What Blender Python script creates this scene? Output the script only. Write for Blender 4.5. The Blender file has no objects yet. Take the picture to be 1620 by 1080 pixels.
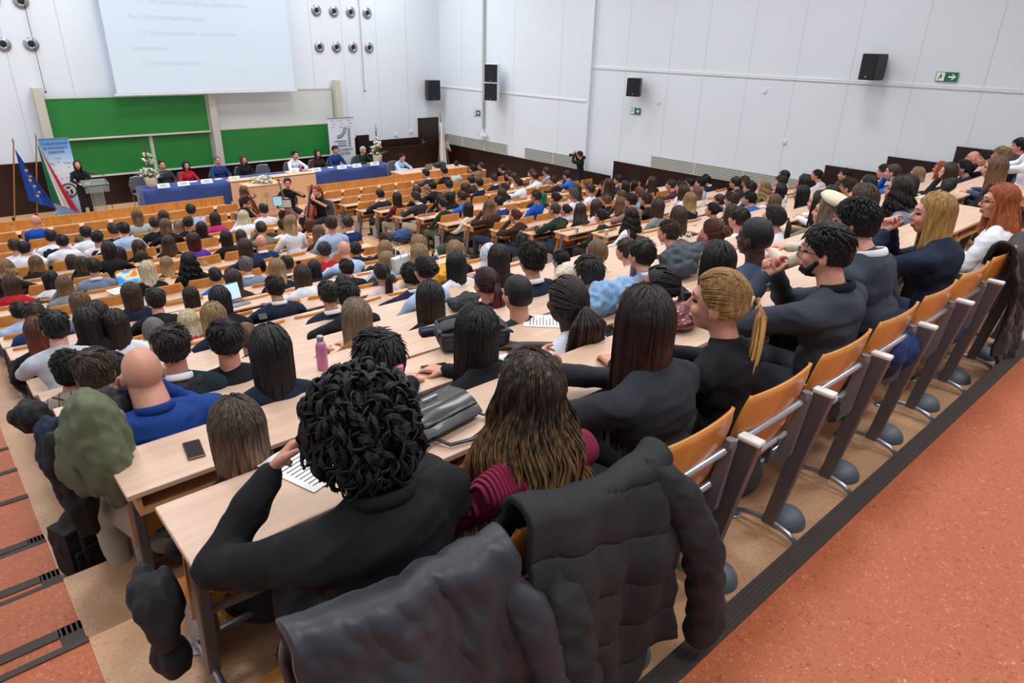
import bpy, bmesh, math, random
from mathutils import Vector, Matrix, noise
random.seed(7)
C = bpy.context.scene.collection
PI = math.pi
V = Vector
# ------------------------------------------------------------------ camera
ZC = 4.96                                    # eye height above the stage floor
F_, YAW, PIT, ROL = 1064.9, 0.7346017, 0.4175689, 0.0251491
fw = V((math.sin(YAW)*math.cos(PIT), math.cos(YAW)*math.cos(PIT), -math.sin(PIT)))
_r = V((math.cos(YAW), -math.sin(YAW), 0)); _u = _r.cross(fw)
cr = _r*math.cos(ROL) + _u*math.sin(ROL); cu = _u*math.cos(ROL) - _r*math.sin(ROL)
def ray(px, py): return cr*((px-810)/F_) - cu*((py-540)/F_) + fw
def atY(px, py, y): d = ray(px, py); return V((0,0,ZC)) + d*(y/d.y)
def atX(px, py, x): d = ray(px, py); return V((0,0,ZC)) + d*(x/d.x)
def atZ(px, py, z): d = ray(px, py); return V((0,0,ZC)) + d*((z-ZC)/d.z)
cam = bpy.data.cameras.new('camera'); co = bpy.data.objects.new('camera', cam); C.objects.link(co)
cam.sensor_width = 36; cam.lens = F_/1620*36; cam.clip_end = 200; cam.clip_start = .05
M3 = Matrix((cr, cu, -fw)).transposed(); co.matrix_world = Matrix.Translation((0,0,ZC)) @ M3.to_4x4()
bpy.context.scene.camera = co
# ------------------------------------------------------------------ materials
MATS = {}
def lin(c): return tuple(((x/12.92) if x <= .04045 else ((x+.055)/1.055)**2.4) for x in c)
def hexc(h): return lin((int(h[0:2],16)/255, int(h[2:4],16)/255, int(h[4:6],16)/255))
def mat(name, col, rough=.6, metal=0, bump=0, bscale=40, var=0, vscale=8, spec=.5, stretch=(1,1,1), coat=0, coords='Object', sheen=0):
    if name in MATS: return MATS[name]
    m = bpy.data.materials.new(name); m.use_nodes = True; nt = m.node_tree; b = nt.nodes['Principled BSDF']
    c = hexc(col) if isinstance(col, str) else col
    b.inputs['Base Color'].default_value = (*c, 1); b.inputs['Roughness'].default_value = rough; b.inputs['Metallic'].default_value = metal
    b.inputs['Specular IOR Level'].default_value = spec
    if coat: b.inputs['Coat Weight'].default_value = coat
    if sheen: b.inputs['Sheen Weight'].default_value = sheen; b.inputs['Sheen Roughness'].default_value = .5
    if bump or var:
        tc = nt.nodes.new('ShaderNodeTexCoord'); mp = nt.nodes.new('ShaderNodeMapping'); mp.inputs['Scale'].default_value = stretch
        nt.links.new(tc.outputs[coords], mp.inputs['Vector'])
    if var:
        n = nt.nodes.new('ShaderNodeTexNoise'); n.inputs['Scale'].default_value = vscale; n.inputs['Detail'].default_value = 4
        nt.links.new(mp.outputs['Vector'], n.inputs['Vector'])
        r = nt.nodes.new('ShaderNodeValToRGB'); r.color_ramp.elements[0].position = .3; r.color_ramp.elements[1].position = .7
        r.color_ramp.elements[0].color = (*[x*(1-var) for x in c], 1); r.color_ramp.elements[1].color = (*[min(1, x*(1+var)) for x in c], 1)
        nt.links.new(n.outputs['Fac'], r.inputs['Fac']); nt.links.new(r.outputs['Color'], b.inputs['Base Color'])
    if bump:
        n = nt.nodes.new('ShaderNodeTexNoise'); n.inputs['Scale'].default_value = bscale; n.inputs['Detail'].default_value = 3
        nt.links.new(mp.outputs['Vector'], n.inputs['Vector'])
        bp = nt.nodes.new('ShaderNodeBump'); bp.inputs['Strength'].default_value = bump; bp.inputs['Distance'].default_value = .01
        nt.links.new(n.outputs['Fac'], bp.inputs['Height']); nt.links.new(bp.outputs['Normal'], b.inputs['Normal'])
    MATS[name] = m; return m
def nodes_of(m): return m.node_tree.nodes, m.node_tree.links, m.node_tree.nodes['Principled BSDF']
def wood(name, a, b_, scale=(1,14,14), rough=.35):
    if name in MATS: return MATS[name]
    m = mat(name, a, rough); N, L, b = nodes_of(m)
    tc = N.new('ShaderNodeTexCoord'); mp = N.new('ShaderNodeMapping'); mp.inputs['Scale'].default_value = scale
    n = N.new('ShaderNodeTexNoise'); n.inputs['Scale'].default_value = 2.2; n.inputs['Detail'].default_value = 6; n.inputs['Distortion'].default_value = .4
    r = N.new('ShaderNodeValToRGB'); r.color_ramp.elements[0].position = .35; r.color_ramp.elements[1].position = .68
    r.color_ramp.elements[0].color = (*hexc(a),1); r.color_ramp.elements[1].color = (*hexc(b_),1)
    L.new(tc.outputs['Object'], mp.inputs['Vector']); L.new(mp.outputs['Vector'], n.inputs['Vector']); L.new(n.outputs['Fac'], r.inputs['Fac']); L.new(r.outputs['Color'], b.inputs['Base Color'])
    return m
def hairmat(name, root, tip, z0=.02, z1=-.25, streak=.35, rough=.5):
    key = 'hair_'+name
    if key in MATS: return MATS[key]
    m = mat(key, root, rough, spec=.36); N, L, b = nodes_of(m)
    tc = N.new('ShaderNodeTexCoord'); mp = N.new('ShaderNodeMapping'); mp.inputs['Scale'].default_value = (60,60,7)
    n = N.new('ShaderNodeTexNoise'); n.inputs['Scale'].default_value = 1.6; n.inputs['Detail'].default_value = 4
    L.new(tc.outputs['Object'], mp.inputs['Vector']); L.new(mp.outputs['Vector'], n.inputs['Vector'])
    sep = N.new('ShaderNodeSeparateXYZ'); L.new(tc.outputs['Object'], sep.inputs[0])
    mr = N.new('ShaderNodeMapRange'); mr.inputs['From Min'].default_value = z0; mr.inputs['From Max'].default_value = z1
    L.new(sep.outputs['Z'], mr.inputs['Value'])
    ad = N.new('ShaderNodeMath'); ad.operation = 'MULTIPLY_ADD'; ad.inputs[1].default_value = 1.1; ad.inputs[2].default_value = -.55
    L.new(n.outputs['Fac'], ad.inputs[0])
    sm = N.new('ShaderNodeMath'); sm.operation = 'ADD'; sm.use_clamp = True; L.new(mr.outputs['Result'], sm.inputs[0]); L.new(ad.outputs[0], sm.inputs[1])
    mx = N.new('ShaderNodeMix'); mx.data_type = 'RGBA'; mx.inputs[6].default_value = (*hexc(root),1); mx.inputs[7].default_value = (*hexc(tip),1)
    L.new(sm.outputs[0], mx.inputs[0])
    r = N.new('ShaderNodeMapRange'); r.inputs['From Min'].default_value = .3; r.inputs['From Max'].default_value = .7; r.inputs['To Min'].default_value = 1-streak; r.inputs['To Max'].default_value = 1+streak
    L.new(n.outputs['Fac'], r.inputs['Value'])
    hv = N.new('ShaderNodeHueSaturation'); L.new(mx.outputs[2], hv.inputs['Color']); L.new(r.outputs['Result'], hv.inputs['Value']); L.new(hv.outputs['Color'], b.inputs['Base Color'])
    bp = N.new('ShaderNodeBump'); bp.inputs['Strength'].default_value = .7; bp.inputs['Distance'].default_value = .006
    L.new(n.outputs['Fac'], bp.inputs['Height']); L.new(bp.outputs['Normal'], b.inputs['Normal'])
    return m
HAIR = {'black':('0f0d0f','17141a'),'dbrown':('1c1513','2b1f1a'),'brown':('33241b','4a3425'),'lbrown':('5a4230','8a6a4a'),'blond':('7a6042','c4a676'),
 'platinum':('b8a888','e0d6c0'),'burgundy':('2a1014','5e1f24'),'auburn':('4a2415','7a3c22'),'grey':('5a5654','7d7874'),'charcoal':('26221f','4a423c'),
 'green':('0f5a44','1d8f6c'),'ginger':('8a4420','b5683a'),'blond2':('8f6a36','caa060'),'ash':('6b5a4a','97836a'),'skin':('2a2420','2a2420'),'white':('c9c4bc','dedad2')}
CLOTH = {'royal':'1450b4','white':'dfe3ea','black':'17181c','navy':'1b2439','navyvest':'1a2138','red':'b3202c','cream':'cfc6b4','grey':'7e8488','greyblue':'7888a0',
 'lblue':'a9bfe0','lgrey':'b8bfc6','mint':'a8bdb0','magenta':'b0246e','plum':'44283a','purple':'5a3aa0','blue':'2f62b0','brownt':'3a2723','khaki':'77735c','skin':'c9a088',
 'navyblue':'1b3566','charcoal':'2c2f35','pink':'d9c3ca','burgundy':'5a1f2a','olive':'3d3f33','green':'1e2f28','whitevest':'c8ccd6','pinkbrown':'8c6c66','whiteblue':'c8d6e6',
 'animal':'e4dfd2','tan':'8a5f34','teal':'1f2e38','plaid':'8d7f78','denim':'3c4c68','suitgrey':'353c46','shirtblue':'173a80','beret':'d8cfb2','magentaknit':'8e1440','grey2':'9aa0a8'}
CNAME = {'royal':'royal blue shirt','white':'white shirt','black':'black top','navy':'navy jacket','navyvest':'navy vest','red':'red top','cream':'cream top','grey':'grey jacket','greyblue':'grey-blue jacket',
 'lblue':'light blue shirt','lgrey':'pale grey top','mint':'pale green top','magenta':'magenta jacket','plum':'plum jumper','purple':'purple jumper','blue':'blue top','brownt':'dark brown top','khaki':'khaki coat',
 'navyblue':'blue suit','charcoal':'charcoal top','pink':'pale pink blouse','burgundy':'burgundy top','olive':'olive padded vest','green':'dark green top','whitevest':'white blouse','pinkbrown':'dusky pink top','whiteblue':'white scarf',
 'animal':'animal print blouse','tan':'tan coat','teal':'dark teal jacket','plaid':'beige checked jacket','denim':'denim blue jacket','suitgrey':'dark grey suit','shirtblue':'blue shirt','grey2':'grey top'}
def cloth(key):
    n = 'cloth_'+key
    if n in MATS: return MATS[n]
    m = mat(n, CLOTH[key], .85, bump=.35, bscale=22, spec=.25, var=.10, vscale=5)
    if key in ('animal','plaid'):
        N, L, b = nodes_of(m)
        tc = N.new('ShaderNodeTexCoord')
        if key == 'animal':
            v = N.new('ShaderNodeTexVoronoi'); v.feature = 'DISTANCE_TO_EDGE'; v.inputs['Scale'].default_value = 20; L.new(tc.outputs['Object'], v.inputs['Vector'])
            r = N.new('ShaderNodeValToRGB'); r.color_ramp.interpolation = 'CONSTANT'; r.color_ramp.elements[0].color = (.75,.72,.65,1); r.color_ramp.elements[1].position = .13; r.color_ramp.elements[1].color = (.012,.012,.012,1)
            L.new(v.outputs['Distance'], r.inputs['Fac']); L.new(r.outputs['Color'], b.inputs['Base Color'])
        else:
            br = N.new('ShaderNodeTexBrick'); br.offset = 0; br.inputs['Color1'].default_value = (*hexc('9c8e86'),1); br.inputs['Color2'].default_value = (*hexc('8a7b72'),1); br.inputs['Mortar'].default_value = (*hexc('3a322e'),1)
            br.inputs['Scale'].default_value = 9; br.inputs['Mortar Size'].default_value = .03; br.inputs['Brick Width'].default_value = .6; br.inputs['Row Height'].default_value = .5
            mp = N.new('ShaderNodeMapping'); mp.inputs['Rotation'].default_value = (PI/2,0,0)
            L.new(tc.outputs['Object'], mp.inputs['Vector']); L.new(mp.outputs['Vector'], br.inputs['Vector']); L.new(br.outputs['Color'], b.inputs['Base Color'])
    return m
SK = {'p':'c98f78','m':'b07a5e','t':'8d5a40','d':'3b251d'}
def skin(k='p'):
    n = 'skin_'+k
    if n in MATS: return MATS[n]
    m = mat(n, SK[k], .5, var=.06, vscale=10, bump=.08, bscale=90)
    nodes_of(m)[2].inputs['Subsurface Weight'].default_value = .08; nodes_of(m)[2].inputs['Subsurface Radius'].default_value = (.02,.008,.004)
    return m
EYE = mat('eye', '140d0b', .25); LIP = mat('lips', 'a8564e', .5)
BEECH = wood('beech_worktop', 'c9a890', 'd5b8a2', (.8,9,9), .38)
PLY = wood('honey_plywood', 'c07c30', 'd08f42', (6,6,.9), .28)
SHELF = wood('shelf_wood', 'c08a58', 'cc9a6a', (.8,9,9), .4)
STEEL = mat('grey_painted_steel', '6f6a6c', .4, .5)
PIPE = mat('silver_pipe', 'a3a8b0', .3, .7)
PLAST = mat('light_plastic', 'd6d6d2', .5)
BLACKP = mat('black_plastic', '15161a', .45)
WHITE = mat('white_wall', 'd8e1ea', .7, bump=.04, bscale=5)
DWOOD = wood('dark_mahogany', '1d0b09', '2c120e', (3,3,14), .35)
# ------------------------------------------------------------------ mesh helpers
class MB:
    def __init__(s): s.v = []; s.f = []; s.mi = []; s.m = 0
    def add(s, vs, fs):
        o = len(s.v); s.v += [tuple(x) for x in vs]; s.f += [tuple(o+i for i in f) for f in fs]; s.mi += [s.m]*len(fs)
    def box(s, a, b):
        (x0,y0,z0),(x1,y1,z1) = a, b
        s.add([(x0,y0,z0),(x1,y0,z0),(x1,y1,z0),(x0,y1,z0),(x0,y0,z1),(x1,y0,z1),(x1,y1,z1),(x0,y1,z1)],
              [(3,2,1,0),(4,5,6,7),(0,1,5,4),(1,2,6,5),(2,3,7,6),(3,0,4,7)])
    def prism(s, pts, d):                      # pts: closed 3-D outline, extruded by vector d
        n = len(pts); pts = [V(p) for p in pts]; d = V(d)
        s.add(pts+[p+d for p in pts], [tuple(range(n-1,-1,-1)), tuple(range(n,2*n))]+[(i,(i+1)%n,n+(i+1)%n,n+i) for i in range(n)])
    def tube(s, pts, rs, n=8, flat=1, up=None, cap=True):
        pts = [V(p) for p in pts]
        if not hasattr(rs, '__len__'): rs = [rs]*len(pts)
        vs = []; N = None
        for i, p in enumerate(pts):
            t = (pts[min(i+1,len(pts)-1)]-pts[max(i-1,0)])
            if t.length < 1e-9: t = V((0,0,1))
            t.normalize()
            if N is None:
                N = V(up) if up else (V((0,0,1)) if abs(t.z) < .9 else V((0,1,0)))
            N = N - t*N.dot(t)
            if N.length < 1e-6: N = t.orthogonal()
            N.normalize(); B = t.cross(N)
            for k in range(n):
                a = 2*PI*k/n; vs.append(p + N*(math.cos(a)*rs[i]*flat) + B*(math.sin(a)*rs[i]))
        fs = [(i*n+k, i*n+(k+1)%n, (i+1)*n+(k+1)%n, (i+1)*n+k) for i in range(len(pts)-1) for k in range(n)]
        if cap: fs += [tuple(range(n-1,-1,-1)), tuple((len(pts)-1)*n+k for k in range(n))]
        s.add(vs, fs)
    def cap_(s, p0, p1, r0, r1, n=12):          # tapered capsule
        p0 = V(p0); p1 = V(p1); d = p1-p0
        t = d.normalized() if d.length > 1e-6 else V((0,0,1))
        P = []; R = []
        for a in (-80,-55,-30,0): P.append(p0+t*(r0*math.sin(math.radians(a)))); R.append(r0*math.cos(math.radians(a)))
        for a in (0,30,55,80): P.append(p1+t*(r1*math.sin(math.radians(a)))); R.append(r1*math.cos(math.radians(a)))
        if d.length < 1e-6: P.pop(4); R.pop(4)
        s.tube(P, R, n)
    def chain(s, pts, rs, n=12):
        for i in range(len(pts)-1): s.cap_(pts[i], pts[i+1], rs[i], rs[i+1], n)
    def ell(s, c, r, n=16, m=10, rot=None):
        c = V(c); vs = []; fs = []
        for i in range(1, m):
            ph = PI*i/m
            for k in range(n):
                a = 2*PI*k/n; q = V((math.sin(ph)*math.cos(a)*r[0], math.sin(ph)*math.sin(a)*r[1], math.cos(ph)*r[2]))
                vs.append(c + (rot @ q if rot else q))
        t = len(vs); q = V((0,0,r[2])); vs += [c+(rot @ q if rot else q), c-(rot @ q if rot else q)]
        for i in range(m-2):
            for k in range(n): fs.append((i*n+k, (i+1)*n+k, (i+1)*n+(k+1)%n, i*n+(k+1)%n))
        for k in range(n): fs.append((t, k, (k+1)%n)); fs.append((t+1, (m-2)*n+(k+1)%n, (m-2)*n+k))
        s.add(vs, fs)
    def lathe(s, prof, c=(0,0,0), n=24):
        c = V(c); vs = [c+V((r*math.cos(2*PI*k/n), r*math.sin(2*PI*k/n), z)) for r, z in prof for k in range(n)]
        fs = [(i*n+k, i*n+(k+1)%n, (i+1)*n+(k+1)%n, (i+1)*n+k) for i in range(len(prof)-1) for k in range(n)]
        fs += [tuple(range(n-1,-1,-1)), tuple((len(prof)-1)*n+k for k in range(n))]
        s.add(vs, fs)
    def grid(s, fn, nu, nv):
        vs = [fn(i/nu, j/nv) for j in range(nv+1) for i in range(nu+1)]
        s.add(vs, [(j*(nu+1)+i, j*(nu+1)+i+1, (j+1)*(nu+1)+i+1, (j+1)*(nu+1)+i) for j in range(nv) for i in range(nu)])
    def mesh(s, name, smooth=True):
        me = bpy.data.meshes.new(name); me.from_pydata(s.v, [], s.f)
        if max(s.mi, default=0) > 0: me.polygons.foreach_set('material_index', s.mi)
        if smooth: me.polygons.foreach_set('use_smooth', [True]*len(me.polygons))
        me.update(); return me
def setm(me, mats):
    n = len(me.polygons); ids = [0]*n; me.polygons.foreach_get('material_index', ids)
    me.materials.clear()
    for m in (mats if isinstance(mats, (list,tuple)) else [mats]): me.materials.append(m)
    if any(ids): me.polygons.foreach_set('material_index', ids)
def link(name, me, parent=None, loc=(0,0,0), rot=(0,0,0)):
    o = bpy.data.objects.new(name, me); C.objects.link(o); o.location = loc; o.rotation_euler = rot
    if parent: o.parent = parent
    return o
def obj(name, mb, m, parent=None, smooth=False, bevel=0, loc=(0,0,0), rot=(0,0,0)):
    me = mb.mesh(name, smooth)
    if bevel: me = bev(me, bevel)
    me.name = name; setm(me, m); return link(name, me, parent, loc, rot)
def bev(me, w, seg=2):
    bm = bmesh.new(); bm.from_mesh(me); bmesh.ops.remove_doubles(bm, verts=bm.verts, dist=1e-5)
    es = [e for e in bm.edges if len(e.link_faces) == 2 and e.calc_face_angle(0) > .6]
    bmesh.ops.bevel(bm, geom=es, offset=w, segments=seg, affect='EDGES', profile=.5, clamp_overlap=True); bm.to_mesh(me); bm.free()
    return me
def tag(o, label=None, cat=None, group=None, kind=None):
    if label: o['label'] = label
    if cat: o['category'] = cat
    if group: o['group'] = group
    if kind: o['kind'] = kind
    return o
def thing(name, label, cat, loc=(0,0,0), rz=0, group=None):
    o = bpy.data.objects.new(name, None); C.objects.link(o); o.location = loc; o.rotation_euler = (0,0,rz); o.empty_display_size = .1
    return tag(o, label, cat, group)
def struct(name, mb, m, bevel=0, smooth=False): return tag(obj(name, mb, m, None, smooth, bevel), kind='structure')
def remesh(mb, voxel, it=4, name='m', fac=.5):
    me = mb.mesh('tmp'); o = bpy.data.objects.new('tmp', me); C.objects.link(o)
    r = o.modifiers.new('r', 'REMESH'); r.mode = 'VOXEL'; r.voxel_size = voxel; r.use_smooth_shade = True
    if it: s = o.modifiers.new('s', 'SMOOTH'); s.iterations = it; s.factor = fac
    bpy.context.view_layer.update()
    dg = bpy.context.evaluated_depsgraph_get(); ev = o.evaluated_get(dg)
    out = bpy.data.meshes.new_from_object(ev); bpy.data.objects.remove(o); bpy.data.meshes.remove(me)
    out.name = name; out.polygons.foreach_set('use_smooth', [True]*len(out.polygons)); return out
def displace(me, fn):
    me.update(); ns = [v.normal.copy() for v in me.vertices]
    for v, n in zip(me.vertices, ns): v.co = v.co + n*fn(v.co)
    me.update(); return me
def text(name, s, size, m, parent=None, M=None, align='CENTER', ext=.0015, loc=None, rot=None):
    cu_ = bpy.data.curves.new('t', 'FONT'); cu_.body = s; cu_.size = size; cu_.align_x = align; cu_.extrude = ext
    o = bpy.data.objects.new('t', cu_); C.objects.link(o); bpy.context.view_layer.update()
    me = bpy.data.meshes.new_from_object(o.evaluated_get(bpy.context.evaluated_depsgraph_get())); bpy.data.objects.remove(o)
    me.name = name; setm(me, m); q = link(name, me, parent)
    if M is not None: q.matrix_local = M
    if loc is not None: q.location = loc; q.rotation_euler = rot or (PI/2,0,0)
    return q
ORD = ['','first','second','third','fourth','fifth','sixth','seventh','eighth','ninth','tenth','eleventh','twelfth','thirteenth','fourteenth','fifteenth','sixteenth','seventeenth','eighteenth','nineteenth','twentieth','twenty-first','twenty-second','twenty-third']
# ------------------------------------------------------------------ seating geometry
DZ = [-1.43,-1.71,-2.0,-2.29,-2.56,-2.82,-3.01,-3.18,-3.37,-3.53,-3.60,-3.76,-3.81,-3.97,-4.0,-4.15,-4.18,-4.21,-4.21]
FL = [z-.75+ZC for z in DZ]; FL[17] = FL[18] = 0.0
YK = [2.12+.93*k for k in range(19)]
def lblock(k): return (.34, 13 if k <= 4 else 10)
def rblock(k): return ((9.3, 12) if k <= 3 else (8.76, 12 if k < 17 else 10))
# ------------------------------------------------------------------ room shell
XL, XR, YF, YB, ZT = -1.6, 17.5, 24.2, -3.2, 9.2
SPK = mat('floor_terracotta', 'b8694f', .62, var=.12, vscale=3, bump=.05, bscale=60)
def speckle(m, base, dots, light, sc=120):
    N, L, b = nodes_of(m); tc = N.new('ShaderNodeTexCoord')
    n1 = N.new('ShaderNodeTexNoise'); n1.inputs['Scale'].default_value = sc*.5; n1.inputs['Detail'].default_value = 5; n1.inputs['Distortion'].default_value = 1.5
    n2 = N.new('ShaderNodeTexNoise'); n2.inputs['Scale'].default_value = 1.3; n2.inputs['Detail'].default_value = 3
    L.new(tc.outputs['Object'], n1.inputs['Vector']); L.new(tc.outputs['Object'], n2.inputs['Vector'])
    r = N.new('ShaderNodeValToRGB'); e = r.color_ramp.elements; e[0].position = .30; e[0].color = (*hexc(dots),1); e[1].position = .42; e[1].color = (*hexc(base),1)
    q = r.color_ramp.elements.new(.60); q.color = (*hexc(base),1); q = r.color_ramp.elements.new(.72); q.color = (*hexc(light),1)
    L.new(n1.outputs['Fac'], r.inputs['Fac'])
    h = N.new('ShaderNodeHueSaturation'); mr = N.new('ShaderNodeMapRange'); mr.inputs['To Min'].default_value = .86; mr.inputs['To Max'].default_value = 1.12; L.new(n2.outputs['Fac'], mr.inputs['Value']); L.new(mr.outputs['Result'], h.inputs['Value'])
    L.new(r.outputs['Color'], h.inputs['Color']); L.new(h.outputs['Color'], b.inputs['Base Color'])
RED = mat('red_linoleum', 'b8694f', .55); speckle(RED, 'b05c36', '85401f', 'd6936c', 110)
TANF = mat('tan_linoleum', 'b98d66', .5); speckle(TANF, 'c59a74', '946a48', 'd3ae8a', 160)
NOSE = mat('ribbed_rubber', '3d3530', .7)
CEIL = mat('ceiling_paint', 'd9dadb', .8)
# stage floor
f = MB(); f.box((XL,YK[16]+.3,-.3),(XR,YF,0)); struct('floor', f, TANF)
# tiers under the seats, one step per row, from the back landing to the front
t = MB()
front = [2.53, 3.34, 4.15]+[YK[k]+.32 for k in range(3,19)]
back = [.93]+front[:-1]
for k in range(17):
    t.box((.08,back[k],-.4),(XR,front[k],FL[k]))
    if FL[k]-FL[k+1] < .012: continue
tiers = struct('floor_tiers', t, TANF)
l = MB(); l.box((XL,YB,-.4),(XR,.93,2.90)); struct('floor_landing', l, RED)
# ribbed nosing along the landing edge
n = MB(); n.box((XL,.845,2.9),(XR,.935,2.908)); n.box((XL,.931,2.79),(XR,.938,2.905))
for i in range(5): n.box((XL,.850+i*.017,2.908),(XR,.858+i*.017,2.912))
struct('trim_1', n, NOSE)
# side aisle stair on the left
s = MB(); q = MB()
def frame(y0, y1, z, x1=.08, full=True):
    q.box((XL,y1-.055,z),(x1,y1,z+.006)); q.box((XL,y0-.02,z+.14 if full else z),(x1,y0+.012,z+.146 if full else z+.006))
    if full:
        q.box((x1-.085,y0,z),(x1,y1,z+.006))
        for i in range(4): q.box((x1-.08+i*.02,y0,z+.006),(x1-.072+i*.02,y1,z+.009))
for k in range(17):
    s.box((XL,back[k],-.4),(.08,front[k],FL[k]-.0))
    if k < 3:
        h = (FL[k]+FL[k+1])/2; s.box((XL,front[k],0),(.08,front[k]+.29,h)); frame(front[k], front[k]+.29, h)
    elif FL[k]-FL[k+1] > .03: q.box((XL,front[k]-.045,FL[k]),(.08,front[k]+.006,FL[k]+.006))
struct('floor_aisle', s, RED); struct('trim_2', q, NOSE)
# walls
w = MB(); w.box((XL,YF,-.3),(XR+.3,YF+.2,ZT)); struct('wall_front', w, WHITE)
w = MB(); w.box((XL-.2,YB,-.4),(XL,YF+.2,ZT)); struct('wall_left', w, WHITE)
w = MB(); w.box((XL-.2,YB-.2,-.4),(XR+.3,YB,ZT)); struct('wall_back', w, WHITE)
w = MB(); w.box((XR+.12,YB,-.4),(XR+.3,15.9,ZT)); w.box((XR,15.9,-.4),(XR+.3,YF,ZT)); struct('wall_right', w, WHITE)
w = MB(); w.box((XL-.2,YB-.2,ZT),(XR+.3,YF+.2,ZT+.2)); struct('ceiling', w, CEIL)
# panel joints and rails on the walls
SEAM = mat('seam_grey', 'c3cad3', .7); RAIL = mat('white_trim', 'dfe3e6', .5)
q = MB()
for px, py in ((1116,60),(991,60),(943,30),(891,30),(1188,60),(1266,60),(1354,60),(1459,60),(1575,60),(1060,60),(815,20),(730,20),(770,20)):
    P = atX(px, py, XR); y = P.y
    x0 = XR if y > 15.9 else XR+.12
    q.box((x0-.004,y-.006,.9 if y > 8 else 2.2),(x0,y+.006,ZT))
struct('trim_3', q, SEAM)
q = MB()
q.box((XR-.025,16.0,ZC-1.74),(XR,YF-.01,ZC-1.68)); q.box((XR+.095,YB,ZC-.71),(XR+.12,15.9,ZC-.65)); q.box((XR+.09,YB,ZC-.66),(XR+.12,15.9,ZC-.645))
struct('trim_4', q, RAIL)
q = MB()
for px, py in ((537,0),(592,0),(640,0),(486,0),(30,160),(98,60)):
    x = atY(px, py, YF).x; q.box((x-.008,YF-.006,1.46),(x+.008,YF,ZT))
q.box((12.0,YF-.006,ZC-1.75),(12.6,YF,ZC-1.735))
struct('trim_5', q, SEAM)
# mahogany wainscot in level lengths along the right wall, stepping with the tiers
q = MB(); seg = [(15.9,YF,-3.95,XR),(14.7,15.9,-3.95,XR),(8.3,14.7,-3.48,XR+.12),(7.75,8.3,-2.95,XR+.12),(6.32,7.75,-2.66,XR+.12),(4.95,6.32,-2.26,XR+.12),(3.5,4.95,-1.87,XR+.12),(YB,3.5,-1.5,XR+.12)]
for a, b_, z, x in seg:
    q.box((x-.03,a,0),(x,b_,ZC+z)); q.box((x-.045,a,ZC+z-.035),(x,b_,ZC+z))
struct('baseboard_right', q, DWOOD)
q = MB()
for px, py in ((827,270),(1000,262),(1240,285)):
    P = atX(px, py, XR-.03); x = XR-.035 if P.y > 15.9 else XR+.085; q.box((x,P.y-.28,.6),(x+.006,P.y+.18,ZC-4.1 if P.y > 15 else ZC-3.62))
struct('trim_6', q, mat('dark_gap','0c0606',.8))
q = MB(); q.box((XL,YF-.04,0),(13.5,YF,ZC-3.50)); q.box((13.45,YF-.04,0),(14.0,YF,ZC-3.42)); q.box((14.0,YF-.04,0),(16.4,YF,ZC-3.66)); q.box((17.3,YF-.04,0),(XR,YF,ZC-3.9))
struct('baseboard_front', q, DWOOD)
# louvred air grilles low on the right wall
LOUV = mat('louvre_white', 'c9cdc6', .6)
def louvre(y0, y1, zt, zb, x):
    o = thing('air_grille', 'white louvred air grille above the mahogany wainscot, %s' % ('nearest the stage door' if y0 > 18 else 'behind the photographer' if y0 > 13 else 'nearest the back of the hall'), 'air grille', (x,(y0+y1)/2,zb))
    b = MB(); h = zt-zb; w_ = (y1-y0)/2
    b.box((-.012,-w_,0),(0,w_,h)); obj('backing', b, mat('grille_dark','5a605e',.8), o)
    b = MB(); n_ = 7
    for i in range(n_+1): z = h*i/n_; b.prism([(-.030,-w_,z-.012),(-.013,-w_,z-.012),(-.013,-w_,z+.012),(-.030,-w_,z+.012)], (0,2*w_,0))
    for i in range(int((y1-y0)/1.6)+2): y = -w_+i*(2*w_)/(int((y1-y0)/1.6)+1); b.box((-.036,y-.012,-.01),(-.01,y+.012,h+.01))
    obj('slats', b, LOUV, o)
louvre(19.9, 24.1, ZC-3.56, ZC-3.93, XR-.001); louvre(15.92, 18.9, ZC-3.55, ZC-3.93, XR-.001); louvre(8.4, 13.2, ZC-3.13, ZC-3.46, XR+.119)
# door in the front wall
D0, D1 = 16.4, 17.28
q = MB(); q.box((D0-.07,YF-.07,0),(D0,YF,2.04)); q.box((D1,YF-.07,0),(D1+.05,YF,2.04)); q.box((D0-.07,YF-.07,1.98),(D1+.05,YF,2.04))
dr = tag(thing('door_1', None, None, (D0,YF-.05,0)), kind='structure')
me = MB(); me.box((0,-.01,0),(D1-D0,.02,1.98)); obj('door_leaf', me, wood('door_brown','24130f','301a14',(3,3,10),.4), dr)
struct('trim_7', q, DWOOD)
me = MB(); me.box((.09,-.022,.92),(.13,-.01,1.2)); me.tube([(.11,-.02,1.1),(.11,-.07,1.1),(.24,-.07,1.1)], .011); obj('door_handle', me, PIPE, dr)
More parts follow.
